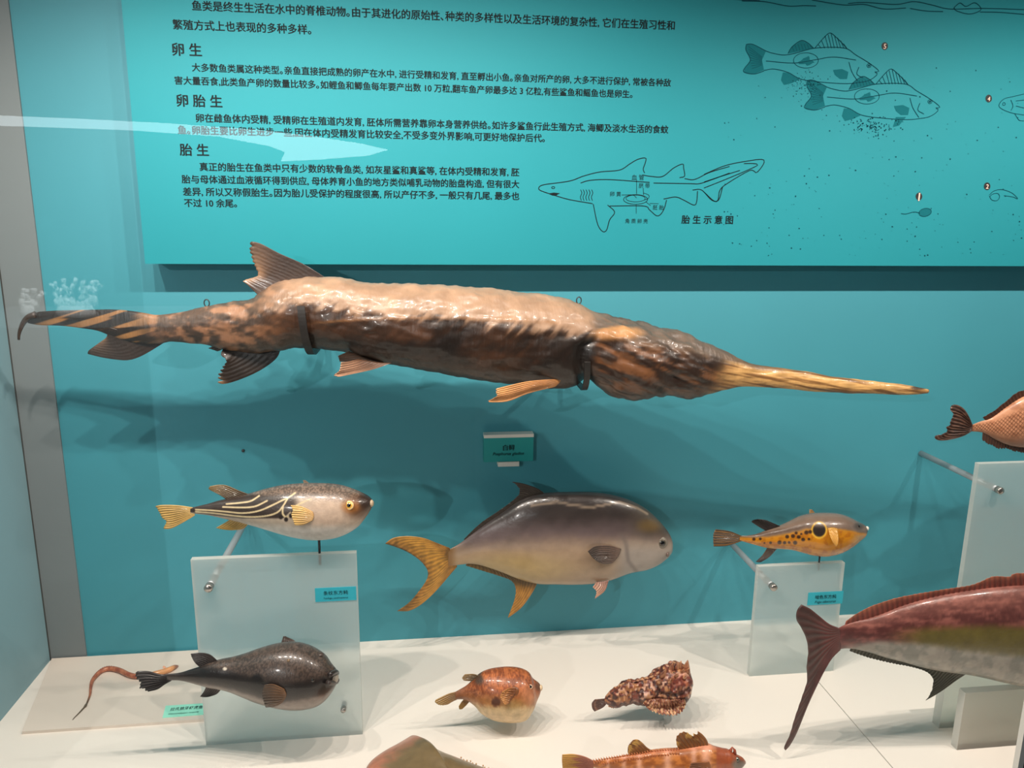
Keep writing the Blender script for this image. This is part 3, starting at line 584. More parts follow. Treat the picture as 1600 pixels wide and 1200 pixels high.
def cradle(x, ytop, wd, label, foot):
    i = int(np.argmin(np.abs(PF.px[:, :, 0].mean(1) - x))); C = PF.C[i]; h = np.linalg.norm(PF.H[i]) + .009; wy = PF.wd[i] + .011
    zt = P(x, ytop, YF - wy)[2]; v0 = np.clip((zt - C[2]) / h, -.9, .9); path = []
    for th in np.linspace(math.asin(v0), -math.pi / 2, 22): path.append((C[1] - wy * math.cos(th), C[2] + h * math.sin(th)))
    path += [(C[1] + .03, C[2] - h), (-.03, C[2] - h), (-.003, C[2] - h)]
    V = []; Fs = []; X0 = C[0] - wd / 2; X1 = C[0] + wd / 2; lean = np.linspace(-.006, .004, len(path))
    for k, (yy, zz) in enumerate(path):
        a = path[max(k - 1, 0)]; b = path[min(k + 1, len(path) - 1)]; t = _n(np.array([b[0] - a[0], b[1] - a[1]])); nn = np.array([t[1], -t[0]]) * .0022
        for xx, sg in ((X0, 1), (X1, 1), (X1, -1), (X0, -1)): V.append((xx + lean[k], yy + sg * nn[0], zz + sg * nn[1]))
    for k in range(len(path) - 1):
        for j in range(4): q = (j + 1) % 4; Fs.append((4 * k + j, 4 * k + q, 4 * k + 4 + q, 4 * k + 4 + j))
    Fs += [(0, 1, 2, 3), tuple(4 * (len(path) - 1) + j for j in (3, 2, 1, 0))]
    r = thing('support_bracket', (C[0], 0, C[2] - h), label, 'bracket'); mesh('hook_arm', V, Fs, M['black'], r, False)
    MB().box((X0 - .012, -.003, C[2] - h - .018), (X1 + .012, -.0005, C[2] - h + .018)).build('wall_plate', M['black'], r)
cradle(484, 480, .0125, 'black metal hook cradling the paddlefish body below its dorsal fin', 0)
cradle(911, 566, .0105, 'black metal hook under the gill gap of the paddlefish', 0)

# ---- striped puffer on the left stand
S = (200, 700, 3.636); Y = Y1 + TH / 2
pu = thing('pufferfish', P(490, 841, Y), 'striped puffer with yellow tail on a pin above the left acrylic stand', 'fish')
st = [[(385, 350), (480, 355), (560, 362), (650, 370), (740, 358), (820, 325), (870, 300), (905, 285), (950, 255)], [(385, 362), (500, 372), (600, 385), (700, 392), (790, 385), (850, 365), (880, 330), (905, 290)],
      [(560, 318), (650, 310), (700, 300), (745, 272)], [(880, 330), (880, 375), (905, 392), (930, 360)], [(955, 328), (1000, 305), (1040, 290)], [(540, 335), (640, 338), (720, 332), (790, 300)]]
def pu_col(x, y, s, v):
    back = mixc((92, 80, 72), (150, 128, 112), sm(.45, .62, vnoise(x / 6, y / 6, 3)) * .6)
    c = mixc((176, 160, 142), back, sm(290, 255, y - np.interp(x, [900, 1300], [0, 40])) * sm(480, 700, x))
    c = mixc(c, (196, 166, 146), .5 * blob(x, y, 1150, 370, 160, 90, .5))
    edge = np.interp(x, [350, 500, 650, 800, 880, 960], [366, 386, 402, 402, 402, 330]); top = np.interp(x, [350, 700, 800, 960], [300, 262, 268, 262])
    stp = sm(4, -8, y - edge) * sm(-10, 12, y - top) * (1 - sm(925, 985, x)); c = mixc(c, (50, 40, 36), .93 * stp)
    d = np.min([pdist(x, y, catmull(l, 30)) for l in st], 0); c = mixc(c, (206, 186, 146), (1 - sm(3.2, 6.5, d)) * (1 - sm(960, 1050, x) * .5))
    for cx, cy in ((868, 392), (898, 406), (925, 385), (935, 360)): c = mixc(c, (40, 32, 30), blob(x, y, cx, cy, 11, 13))
    c = mixc(c, (60, 50, 46), .9 * sm(330, 290, y - np.interp(x, [380, 600, 700], [20, -10, -40])) * (1 - sm(500, 700, x)))
    c = mixc(c, (206, 200, 192), sm(30, 80, y - np.interp(x, [380, 600, 800, 1000, 1300], [345, 370, 385, 395, 390])))
    c = mixc(c, (74, 44, 24), .85 * blob(x, y, 1310, 335, 75, 60, .6)); c = mixc(c, (46, 32, 26), .9 * blob(x, y, 1355, 300, 40, 50, .5))
    return mixc(c, (176, 110, 50), .5 * blob(x, y, 1265, 330, 50, 38, .4))
m_pu = fishmat('stippled_puffer_skin', .32, .3, 420, .35, 120, .12, .0012)
B = loft('body', pu, m_pu, S, [(355, 340), (450, 318), (520, 298), (600, 282), (690, 260), (780, 235), (880, 215), (1000, 206), (1120, 207), (1200, 215), (1280, 238), (1340, 262), (1375, 282), (1392, 306)],
         [(355, 372), (450, 380), (540, 398), (640, 420), (720, 440), (820, 468), (920, 495), (1020, 512), (1100, 514), (1180, 503), (1250, 478), (1310, 440), (1350, 392), (1378, 350), (1393, 322)], Y, [(0, .2), (.08, .6), (.3, .8), (.7, .86), (1, .95)], pu_col, 320, 200)
m_yf = fishmat('yellow_fin', .4, .2, 260, .3, 60, .15)
yel = grad((196, 160, 96), (178, 142, 70))
fin('tail_fin', pu, m_yf, S, [(368, 338), (372, 356), (380, 382)], [(150, 332), (168, 352), (190, 395), (213, 416), (205, 440), (196, 460)], Y, e0=[(368, 338), (280, 326), (195, 324), (150, 332)], e1=[(380, 382), (340, 408), (250, 456), (196, 460)], colf=yel, ribs=11, jag=.04)
fin('dorsal_fin', pu, m_yf, S, [(565, 296), (630, 285), (705, 270)], [(480, 246), (458, 232), (465, 218)], Y, e0=[(565, 296), (525, 270), (480, 246)], e1=[(705, 270), (630, 242), (560, 213), (510, 210), (465, 218)], colf=grad((70, 56, 44), (152, 126, 84)), ribs=8)
fin('anal_fin', pu, m_yf, S, [(590, 400), (640, 412), (690, 428)], [(500, 454), (540, 463), (590, 468)], Y, e0=[(590, 400), (545, 428), (500, 454)], e1=[(690, 428), (650, 460), (590, 468)], colf=grad((190, 156, 92), (176, 142, 70)), ribs=8)
fin('pectoral_fin', pu, m_yf, S, [(1050, 362), (1056, 384), (1050, 408)], [(920, 324), (935, 355), (926, 378), (945, 440)], Y, e0=[(1050, 362), (985, 332), (920, 324)], e1=[(1050, 408), (1000, 436), (945, 440)], follow=B, colf=grad((200, 160, 106), (206, 168, 100)), ribs=9, jag=.04)
fin('pectoral_fin', pu, m_yf, S, [(1000, 212), (1045, 212)], [(994, 182), (1008, 183)], Y + .05, Y + .055, colf=flat((110, 92, 74)), ribs=4, nc=30, nr=8, label='far side pectoral fin showing over the back')
eye(pu, B, 1254, 325, 22, (214, 160, 56), (226, 190, 130)); 
q_ = P(200 + 1384 / 3.636, 700 + 314 / 3.636, Y - .004); MB().ball(q_, .0062, (1, -.25, .1), .6).build('beak', mat('pale_beak', (186, 164, 136), .3), pu, True)
q_ = bottom(B, 1068); peg(s1, q_ - np.array([0, 0, .0006]), np.array([q_[0], q_[1], .34]), .0022, 'pin')

# ---- pompano by the wall
S = (580, 720, 3.2); Y = -.095
po = thing('pompano', P(835, 912, Y), 'large grey pompano with yellow forked tail mounted before the back wall', 'fish')
def po_col(x, y, s, v):
    c = mixc((160, 136, 112), (98, 84, 84), sm(470, 355, y - (900 - x) * .03 + 60 * (fbm(x / 120, y / 60, 3) - .5))); c = mixc(c, (50, 43, 41), sm(380, 255, y + 40 * (fbm(x / 90, y / 50, 5) - .5)))  # tones darkened for the shadow of the paddlefish above
    c = mixc(c, (178, 152, 92), .6 * blob(x, y, 720, 545, 260, 75, .6)); c = mixc(c, (150, 144, 140), .75 * sm(1180, 1290, x) * sm(360, 470, y))
    c = mixc(c, (74, 66, 56), sm(1240, 1380, x) * sm(430, 330, y) * .8); c = mixc(c, (126, 96, 44), .45 * blob(x, y, 1390, 325, 55, 30, .6))
    arc = pdist(x, y, [(1250, 365), (1275, 420), (1285, 500), (1330, 560)]); c = mixc(c, (98, 88, 84), .55 * (1 - sm(3, 16, arc)))
    bl = pdist(x, y, [(800, 222), (930, 205), (1010, 222), (1100, 232), (1240, 207), (1330, 235), (1380, 265)]); c = mixc(c, (166, 146, 124), .6 * (1 - sm(3, 9, bl)))
    return mixc(c, (120, 86, 48), .85 * (1 - sm(392, 440, x)))
m_po = fishmat('silvery_grey_skin', .3, .35, 160, .22, 40, .1)
B = loft('body', po, m_po, S, [(385, 446), (440, 415), (500, 370), (580, 310), (660, 255), (730, 205), (800, 175), (870, 162), (980, 157), (1100, 158), (1200, 170), (1300, 200), (1380, 245), (1440, 300), (1485, 355), (1505, 400), (1507, 445)],
         [(385, 530), (440, 520), (500, 515), (560, 525), (650, 555), (740, 590), (830, 612), (920, 615), (1020, 616), (1120, 610), (1200, 592), (1290, 560), (1370, 545), (1430, 520), (1475, 488), (1500, 464)], Y, [(0, .06), (.05, .2), (.14, .34), (.6, .38), (.85, .42), (1, .6)], po_col, 220, 96)
m_gf = fishmat('golden_fin', .4, .25, 220, .3, 70, .22)
def gold(u, r, x, y): return mixc(mixc((150, 104, 44), (104, 74, 34), sm(.4, .7, fbm(x / 14, y / 14, 9))), (188, 138, 56), .6 * sm(.1, .5, r) * (1 - sm(.7, 1, r)))
fin('tail_fin', po, m_gf, S, [(392, 436), (405, 480), (430, 528)], [(70, 414), (120, 430), (180, 455), (240, 495), (275, 535), (284, 565), (274, 600), (240, 650), (190, 708), (130, 751)], Y, e0=[(392, 436), (330, 412), (260, 386), (180, 377), (110, 386), (70, 414)], e1=[(430, 528), (385, 580), (360, 610), (310, 665), (250, 718), (190, 750), (130, 751)], colf=gold, ribs=22, amp=.0004)
fin('dorsal_fin', po, m_gf, S, [(470, 398), (560, 330), (640, 275), (720, 218), (790, 184), (872, 168)], [(462, 392), (545, 312), (625, 258), (690, 212), (733, 172), (737, 140), (697, 103)], Y, e1=[(872, 168), (835, 140), (765, 115), (697, 103)], colf=flat((44, 36, 30)), ribs=34, amp=.0007, jag=.1)
fin('anal_fin', po, m_gf, S, [(480, 510), (560, 522), (650, 552), (740, 586), (832, 608)], [(472, 524), (550, 548), (640, 576), (700, 600), (722, 640), (714, 700), (680, 789)], Y, e1=[(832, 608), (805, 660), (750, 735), (680, 789)], colf=lambda u, r, x, y: mixc((92, 70, 34), (160, 112, 46), sm(600, 650, y)), ribs=22, jag=.03)
fin('pelvic_fin', po, m_gf, S, [(1128, 605), (1160, 603), (1188, 596)], [(1108, 632), (1126, 655), (1118, 690)], Y - .02, Y - .035, e1=[(1188, 596), (1168, 650), (1118, 690)], colf=grad((130, 96, 84), (196, 150, 124)), ribs=6)
fin('pectoral_fin', po, m_gf, S, [(1250, 440), (1235, 478), (1205, 512)], [(1083, 453), (1108, 485), (1142, 511)], Y, e0=[(1250, 440), (1190, 424), (1120, 428), (1083, 453)], e1=[(1205, 512), (1175, 516), (1142, 511)], follow=B, colf=grad((104, 82, 72), (60, 48, 42)), ribs=11)
eye(po, B, 1455, 408, 25, (84, 76, 64), (120, 112, 100)); p, nn = on_body(B, 1482, 466)
MB().ball(p, .006, (1, -.4, .1), .55).build('mouth', mat('dull_lips', (110, 92, 84), .35), po, True)
peg(po, P(840, 860, Y) + np.array([0, .01, 0]), P(840, 860, Y) * np.array([1, 0, 1]) + np.array([0, -.001, 0]), .004)

# ---- yellow puffer on the small stand
S = (1080, 760, 5.0); Y = Y2 + TH / 2
ye = thing('pufferfish', P(1279, 868, Y), 'yellow bellied puffer with dark back and ringed spot on the small right stand', 'fish')
def ye_col(x, y, s, v):
    b = np.interp(x, [380, 600, 750, 900, 1000, 1100, 1200, 1300, 1380], [398, 392, 368, 330, 335, 322, 335, 355, 372]) + 14 * (fbm(x / 40, y / 40, 4) - .5)
    c = mixc((106, 88, 76), (196, 128, 26), sm(-12, 14, y - b)); c = mixc(c, (128, 106, 92), .6 * sm(.2, .9, v)); c = mixc(c, (70, 52, 40), .6 * np.exp(-((y - b + 26) / 16) ** 2) * (1 - sm(880, 960, x)))
    c = mixc(c, (166, 98, 22), .7 * sm(.46, .62, fbm(x / 30, y / 30, 6)) * sm(0, 30, y - b)); c = mixc(c, (168, 138, 96), .75 * sm(1230, 1340, x) * sm(0, 40, y - b))
    c = mixc(c, (216, 190, 140), .7 * sm(30, 60, y - np.interp(x, [400, 700, 800], [420, 445, 450])) * (1 - sm(740, 860, x)))
    c = mixc(c, (222, 172, 60), blob(x, y, 1000, 342, 62, 68, .12)); c = mixc(c, mixc((44, 36, 32), (96, 80, 70), sm(330, 300, y)), blob(x, y, 1000, 340, 50, 54, .12))
    for cx, cy, r in ((750, 393, 15), (795, 388, 16), (840, 395, 15), (875, 415, 15), (920, 412, 11), (900, 360, 17), (930, 355, 15), (820, 364, 12), (620, 440, 11), (690, 438, 16), (730, 440, 13), (765, 438, 11), (812, 440, 16), (490, 412, 13), (540, 410, 11), (572, 442, 7), (860, 372, 9)):
        c = mixc(c, (52, 34, 26), .92 * blob(x, y, cx, cy, r, r * .95, .35))
    return mixc(c, (70, 60, 54), .8 * blob(x, y, 1310, 312, 40, 26, .5))
m_ye = fishmat('glossy_yellow_skin', .25, .5, 240, .15, 60, .1)
B = loft('body', ye, m_ye, S, [(378, 386), (450, 383), (520, 370), (600, 340), (700, 308), (780, 275), (860, 240), (940, 220), (1020, 214), (1100, 214), (1180, 222), (1250, 245), (1300, 272), (1350, 298), (1376, 326)],
         [(378, 422), (440, 440), (520, 462), (600, 480), (700, 485), (780, 492), (860, 512), (930, 530), (1010, 538), (1080, 530), (1150, 510), (1220, 475), (1290, 430), (1340, 395), (1372, 352)], Y, [(0, .2), (.08, .6), (.3, .75), (.7, .85), (1, .95)], ye_col, 240, 140)
stripe = lambda u, r, x, y: mixc((120, 84, 40), (58, 44, 30), .5 + .5 * np.sin(u * 40))
fin('tail_fin', ye, m_yf, S, [(388, 384), (392, 404), (395, 426)], [(190, 335), (174, 370), (172, 420), (175, 470)], Y, e0=[(388, 384), (300, 350), (190, 335)], e1=[(395, 426), (340, 446), (270, 466), (175, 470)], colf=stripe, ribs=10)
m_bf = fishmat('dark_fin', .4, .2, 260, .3, 60, .15)
fin('dorsal_fin', ye, m_bf, S, [(590, 350), (640, 332), (700, 312)], [(470, 278), (484, 263), (520, 255)], Y, e0=[(590, 350), (535, 320), (470, 278)], e1=[(700, 312), (630, 282), (580, 262), (520, 255)], colf=flat((36, 28, 26)), ribs=8)
fin('anal_fin', ye, m_bf, S, [(600, 474), (640, 478), (675, 480)], [(505, 588), (530, 593), (552, 588)], Y, e0=[(600, 474), (555, 540), (505, 588)], e1=[(675, 480), (612, 550), (552, 588)], colf=grad((112, 92, 76), (44, 32, 30)), ribs=7)
fin('pectoral_fin', ye, m_yf, S, [(922, 226), (978, 222)], [(924, 179), (945, 181)], Y + .035, Y + .04, colf=flat((132, 100, 58)), ribs=4, nc=30, nr=8, label='far side pectoral fin showing over the back')
fin('pectoral_fin', ye, m_yf, S, [(1070, 326), (1105, 322), (1140, 330)], [(1110, 442), (1130, 469), (1146, 450)], Y, e0=[(1070, 326), (1085, 385), (1110, 442)], e1=[(1140, 330), (1150, 400), (1146, 450)], follow=B, colf=grad((196, 142, 52), (206, 160, 84)), ribs=8)
p, nn = on_body(B, 1170, 355); MB().ball(p - nn * .0015, .004, nn, .4).build('gill_opening', mat('orange_gill_rim', (150, 92, 30), .3), ye, True)
eye(ye, B, 1308, 312, 15, (60, 46, 34)); q_ = P(1080 + 1374 / 5, 760 + 328 / 5, Y - .003); MB().ball(q_, .0045, (1, -.2, 0), .8).build('beak', mat('white_beak', (226, 218, 204), .3), ye, True)
q_ = bottom(B, 997); peg(s2, q_ - np.array([0, 0, .0006]), np.array([q_[0], q_[1], .232]), .0017, 'pin')

# ---- dark puffer before the left stand
S = (200, 980, 4.706); Y = Y1 - .056
da = thing('pufferfish', P(430, 1100, Y), 'black puffer with fan shaped tail floating before the left acrylic stand', 'fish')
def da_col(x, y, s, v):
    c = mixc((58, 48, 43), (96, 80, 70), sm(.42, .62, vnoise(x / 7, y / 7, 2)) * sm(0, .8, v) * .8)
    lo = np.interp(x, [300, 500, 700, 850, 1000, 1130, 1300, 1450, 1540], [378, 402, 436, 475, 520, 545, 520, 490, 420])
    c = mixc(c, (22, 17, 16), .9 * sm(60, 0, np.abs(y - lo + 70) - 20)); c = mixc(c, (148, 132, 120), .8 * sm(-8, 26, y - lo + 24 * (fbm(x / 60, y / 60, 5) - .5)))
    c = mixc(c, (20, 16, 15), .9 * blob(x, y, 950, 405, 46, 62, .3)); c = mixc(c, (16, 12, 12), .8 * blob(x, y, 1525, 350, 36, 28, .5)); c = mixc(c, (206, 196, 180), blob(x, y, 712, 306, 15, 12, .3))
    return mixc(c, (54, 44, 40), (1 - sm(340, 460, x)) * .7)
m_da = fishmat('black_puffer_skin', .33, .4, 420, .35, 120, .15, .0012)
B = loft('body', da, m_da, S, [(285, 345), (380, 335), (450, 315), (530, 290), (600, 262), (680, 242), (760, 228), (850, 205), (950, 172), (1050, 145), (1150, 130), (1240, 132), (1330, 155), (1400, 190), (1450, 225), (1490, 275), (1525, 310), (1540, 342)],
         [(285, 390), (380, 392), (450, 405), (530, 425), (600, 440), (680, 450), (760, 468), (850, 500), (950, 535), (1050, 560), (1130, 575), (1220, 583), (1310, 578), (1390, 560), (1450, 525), (1500, 470), (1530, 420), (1543, 375)], Y, [(0, .2), (.08, .5), (.3, .72), (.7, .78), (1, .85)], da_col, 220, 120)
dk = flat((46, 38, 36))
fin('tail_fin', da, m_bf, S, [(325, 346), (322, 368), (318, 394)], [(60, 325), (48, 345), (66, 385), (86, 405), (84, 448), (112, 450), (130, 470), (160, 473)], Y, e0=[(325, 346), (240, 348), (150, 325), (60, 325)], e1=[(318, 394), (270, 422), (220, 457), (160, 473)], colf=dk, ribs=9, amp=.0014, jag=.04)
fin('dorsal_fin', da, m_bf, S, [(560, 300), (620, 290), (700, 284)], [(495, 265), (474, 235), (455, 196)], Y, e0=[(560, 300), (525, 290), (495, 265)], e1=[(700, 284), (655, 245), (605, 203), (540, 188), (455, 196)], colf=dk, ribs=8, jag=.03)
fin('anal_fin', da, m_bf, S, [(580, 425), (640, 436), (695, 444)], [(530, 510), (565, 515), (600, 511)], Y, e0=[(580, 425), (556, 475), (530, 510)], e1=[(695, 444), (655, 490), (600, 511)], colf=grad((70, 60, 56), (40, 34, 32)), ribs=7)
fin('pectoral_fin', da, m_bf, S, [(1118, 142), (1185, 138), (1258, 142)], [(1141, 68), (1152, 66), (1166, 71)], Y + .04, Y + .05, e1=[(1258, 142), (1222, 98), (1166, 71)], colf=flat((62, 48, 42)), ribs=7, label='far side pectoral fin showing over the back')
fin('pectoral_fin', da, m_bf, S, [(1150, 455), (1165, 500), (1140, 550)], [(1000, 425), (984, 490), (996, 550), (1010, 592)], Y, e0=[(1150, 455), (1070, 420), (1000, 425)], e1=[(1140, 550), (1090, 582), (1010, 592)], follow=B, colf=grad((112, 78, 50), (74, 58, 46)), ribs=9, jag=.03)
eye(da, B, 1360, 392, 17, (46, 36, 30)); p, nn = on_body(B, 1412, 203); MB().ball(p, .006, nn, .6).build('eye', mat('far_eye', (66, 54, 48), .3), da, True)
p, nn = on_body(B, 1180, 243); MB().ball(p, .0028, nn, .7).build('spine', mat('skin_knob', (120, 96, 72), .3), da, True)
q_ = P(200 + 1526 / 4.706, 980 + 380 / 4.706, Y - .012); MB().ball(q_, .0085, (1, -.35, -.2), .55).build('beak', mat('grey_beak', (170, 160, 146), .3), da, True)
lp = [P(200 + a / 4.706, 980 + c / 4.706, Y - d) for a, c, d in ((1480, 352, .036), (1505, 338, .026), (1528, 330, .010), (1535, 340, -.006))]; MB().tube(catmull(lp, 12), .0045, 10).build('upper_lip', mat('black_lip', (40, 32, 30), .3), da, True)
lp = [P(200 + a / 4.706, 980 + c / 4.706, Y - d) for a, c, d in ((1470, 405, .034), (1502, 410, .022), (1528, 402, .008), (1537, 390, -.006))]; MB().tube(catmull(lp, 12), .0045, 10).build('lower_lip', mat('dark_grey_lip', (64, 54, 50), .3), da, True)
peg(da, np.array([P(420, 1055, Y)[0], Y + .03, P(420, 1055, Y)[2]]), np.array([P(420, 1055, Y)[0], Y1 - .0005, P(420, 1055, Y)[2]]), .004)

# ---- small round brown puffer on the floor
S = (660, 1020, 7.27); Y = -.335
br = thing('pufferfish', G(790, 1122), 'small round orange brown puffer with pale belly sitting on the white floor', 'fish')
def br_col(x, y, s, v):
    n = .6 * fbm(x / 45, y / 45, 3) + .4 * vnoise(x / 9, y / 9, 12); c = mixc((132, 68, 36), (184, 106, 60), sm(.38, .62, n))
    c = mixc(c, (166, 110, 62), sm(420, 560, y + 60 * (n - .5))); c = mixc(c, (212, 184, 138), sm(560, 650, y + 70 * (n - .5) - np.interp(x, [500, 700, 1200], [-40, 0, 10])))
    c = mixc(c, (196, 132, 96), .7 * blob(x, y, 1220, 480, 100, 90, .6)); c = mixc(c, (92, 52, 34), blob(x, y, 835, 560, 52, 54, .18)); c = mixc(c, (66, 52, 42), .85 * blob(x, y, 640, 300, 50, 60, .5))
    c = mixc(c, (158, 128, 72), .6 * blob(x, y, 1040, 590, 110, 45, .6)); c = mixc(c, (130, 84, 56), .7 * (1 - sm(400, 620, x)))
    return mixc(c, (90, 62, 48), .7 * blob(x, y, 1320, 380, 40, 50, .5))
m_br = fishmat('orange_brown_skin', .38, .3, 300, .4, 90, .22, .0015)
B = loft('body', br, m_br, S, [(375, 445), (430, 415), (500, 375), (560, 325), (620, 275), (690, 235), (780, 210), (870, 200), (960, 196), (1060, 200), (1150, 215), (1220, 248), (1262, 305), (1325, 348), (1345, 378)],
         [(375, 528), (470, 527), (530, 552), (600, 602), (660, 665), (740, 710), (820, 738), (920, 748), (1040, 746), (1130, 733), (1190, 700), (1250, 620), (1290, 540), (1328, 470), (1347, 415)], Y, [(0, .45), (.3, .7), (.6, .88), (.9, .9), (1, .9)], br_col)
ol = grad((140, 104, 66), (176, 142, 80))
fin('tail_fin', br, m_yf, S, [(388, 442), (392, 485), (400, 526)], [(150, 535), (144, 560), (185, 590), (240, 596)], Y, e0=[(388, 442), (300, 465), (200, 510), (150, 535)], e1=[(400, 526), (345, 553), (290, 586), (240, 596)], colf=ol, ribs=6)
fin('dorsal_fin', br, m_yf, S, [(580, 318), (615, 292), (655, 264)], [(470, 316), (452, 285), (480, 245)], Y, e0=[(580, 318), (530, 320), (470, 316)], e1=[(655, 264), (580, 242), (480, 245)], colf=grad((92, 74, 54), (156, 124, 76)), ribs=6)
fin('anal_fin', br, m_yf, S, [(478, 520), (505, 535), (535, 552)], [(412, 608), (420, 640), (452, 640)], Y, e0=[(478, 520), (440, 565), (412, 608)], e1=[(535, 552), (495, 600), (452, 640)], colf=ol, ribs=6)
fin('pectoral_fin', br, m_yf, S, [(880, 206), (945, 203)], [(880, 171), (896, 178)], Y + .03, Y + .035, colf=flat((110, 70, 44)), ribs=3, nc=20, nr=8, label='far side pectoral fin showing over the back')
fin('pectoral_fin', br, m_yf, S, [(1060, 400), (1045, 470), (1000, 540)], [(905, 445), (885, 500), (935, 592)], Y, e0=[(1060, 400), (985, 400), (905, 445)], e1=[(1000, 540), (975, 580), (935, 592)], follow=B, colf=grad((132, 78, 44), (196, 138, 78)), ribs=8)
p, nn = on_body(B, 1045, 450); MB().ball(p - nn * .0015, .0085, nn, .3).build('gill_opening', mat('brown_gill_rim', (120, 74, 44), .35), br, True)
eye(br, B, 1228, 390, 23, (70, 44, 34), (222, 190, 160)); q_ = P(660 + 1343 / 7.27, 1020 + 398 / 7.27, Y - .003); MB().ball(q_, .0055, (1, -.2, 0), .7).build('beak', mat('cream_beak', (224, 196, 160), .3), br, True)

# ---- stonefish on the floor
S = (900, 1020, 7.27); Y = -.34
so = thing('stonefish', G(1030, 1118), 'warty red brown stonefish with fan shaped pectoral fin resting on the white floor', 'fish')
def so_col(x, y, s, v):
    n = fbm(x / 28, y / 28, 3); c = mixc((66, 32, 26), (124, 62, 46), sm(.38, .65, n)); sp = sm(.60, .68, vnoise(x / 26, y / 26, 9)); c = mixc(c, (224, 176, 148), .85 * sp * sm(280, 340, x + 0 * y) * sm(230, 300, y + 100 * (x > 950)))
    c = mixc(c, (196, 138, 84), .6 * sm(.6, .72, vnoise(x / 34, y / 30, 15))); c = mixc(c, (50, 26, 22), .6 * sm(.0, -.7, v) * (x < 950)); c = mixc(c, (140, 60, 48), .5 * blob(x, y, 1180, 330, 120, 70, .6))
    c = mixc(c, (40, 22, 18), .8 * sm(500, 545, y) * sm(760, 820, x)); return mixc(c, (66, 36, 30), .7 * (1 - sm(3, 24, pdist(x, y, [(980, 470), (1100, 490), (1220, 475), (1280, 400)]))))  # shade under the jaw painted onto the lower body
def so_disp(x, y, s, v): return ((fbm(x / 80, y / 70, 6, 3) - .5) * .012 + (vnoise(x / 30, y / 30, 9) - .4) * .0028) * sm(340, 460, x) + .004 * blob(x, y, 1130, 250, 130, 60, .5) - .004 * (1 - sm(4, 26, pdist(x, y, [(980, 470), (1100, 490), (1220, 475), (1280, 400)])))
m_so = fishmat('warty_stone_skin', .42, .3, 200, .5, 90, .2, .002)
B = loft('body', so, m_so, S, [(325, 520), (345, 478), (400, 430), (500, 368), (600, 328), (700, 308), (800, 290), (870, 262), (950, 210), (1050, 180), (1130, 155), (1200, 155), (1260, 175), (1292, 220), (1304, 275)],
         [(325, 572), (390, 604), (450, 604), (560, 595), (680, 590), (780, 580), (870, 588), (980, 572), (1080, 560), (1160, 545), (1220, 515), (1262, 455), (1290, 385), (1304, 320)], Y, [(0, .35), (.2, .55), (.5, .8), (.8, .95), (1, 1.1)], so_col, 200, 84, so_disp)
def so_fc(u, r, x, y): return mixc((120, 66, 48), (226, 184, 140), sm(.42, .6, vnoise(x / 15, y / 15, 4)) * (.35 + .65 * r))
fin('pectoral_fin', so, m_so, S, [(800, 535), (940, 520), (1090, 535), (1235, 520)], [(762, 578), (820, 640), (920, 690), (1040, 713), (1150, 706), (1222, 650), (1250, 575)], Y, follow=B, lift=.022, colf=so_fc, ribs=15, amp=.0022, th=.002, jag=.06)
fin('tail_fin', so, m_so, S, [(345, 520), (348, 545), (350, 574)], [(212, 530), (180, 572), (185, 632), (212, 668)], Y, e0=[(345, 520), (285, 525), (212, 530)], e1=[(350, 574), (305, 622), (212, 668)], colf=lambda u, r, x, y: mixc((96, 66, 54), (180, 136, 110), np.exp(-((r - .8) / .05) ** 2) * .6), ribs=9)
fin('dorsal_fin', so, m_so, S, [(345, 500), (420, 435), (520, 372), (640, 330), (760, 305), (880, 268), (950, 225)], [(332, 480), (400, 420), (500, 352), (590, 318), (710, 295), (850, 258), (945, 205)], Y - .004, colf=so_fc, ribs=13, jag=.5, th=.003)
fin('anal_fin', so, m_so, S, [(370, 596), (430, 600), (500, 598)], [(365, 618), (430, 632), (510, 618)], Y, colf=so_fc, ribs=6, jag=.3)
hm = MB(); rg = random.Random(3)
for hx, hy, hr in ((1255, 150, .0085), (1180, 160, .007), (1085, 178, .0065), (1150, 170, .006), (985, 265, .0075), (1215, 215, .005), (1270, 215, .006), (1060, 330, .006), (950, 340, .006), (1140, 265, .005), (1010, 225, .005), (1235, 290, .005)):
    p, nn = on_body(B, hx, hy); d = _n(nn + np.array([.1, -.1, .5])); V = hm.tube([p - d * hr * .5, p + d * hr * .4, p + d * hr * 1.4, p + d * hr * 2.1], [hr * .9, hr * .7, hr * .35, hr * .06], 7)
mesh('head_crest', hm.v, hm.f, m_so, so, True, np.array([mixc((120, 66, 48), (216, 164, 120), np.array(rg.random())) for _ in hm.v]))
eye(so, B, 1112, 226, 17, (92, 60, 40), (196, 140, 96), .7)

# ---- gurnard at the bottom edge
S = (860, 1120, 5.0); Y = -.5
gu = thing('gurnard', G(1010, 1215), 'orange banded gurnard with spiny back lying at the bottom edge of the view', 'fish')
def gu_col(x, y, s, v):
    c = mixc((150, 84, 38), (190, 116, 56), sm(.4, .65, fbm(x / 40, y / 18, 3))); n = fbm(x / 60, y / 60, 8)
    band = np.max([np.exp(-((x + 10 * (n - .5) - b) / w_) ** 2) for b, w_ in ((450, 16), (575, 18), (695, 24), (915, 34), (1120, 26), (1215, 44))], 0); c = mixc(c, (232, 178, 156), .7 * band)
    c = mixc(c, (226, 150, 122), .65 * sm(15, -20, y - np.interp(x, [340, 620, 900, 1200, 1290], [352, 312, 280, 255, 260]))); c = mixc(c, (156, 76, 46), .85 * sm(1285, 1310, x)); c = mixc(c, (96, 92, 84), .85 * blob(x, y, 1475, 375, 55, 36, .5))
    return mixc(c, (190, 170, 140), sm(-.4, -.8, v))
m_gu = fishmat('orange_scaly_skin', .35, .35, 220, .3, 80, .15)
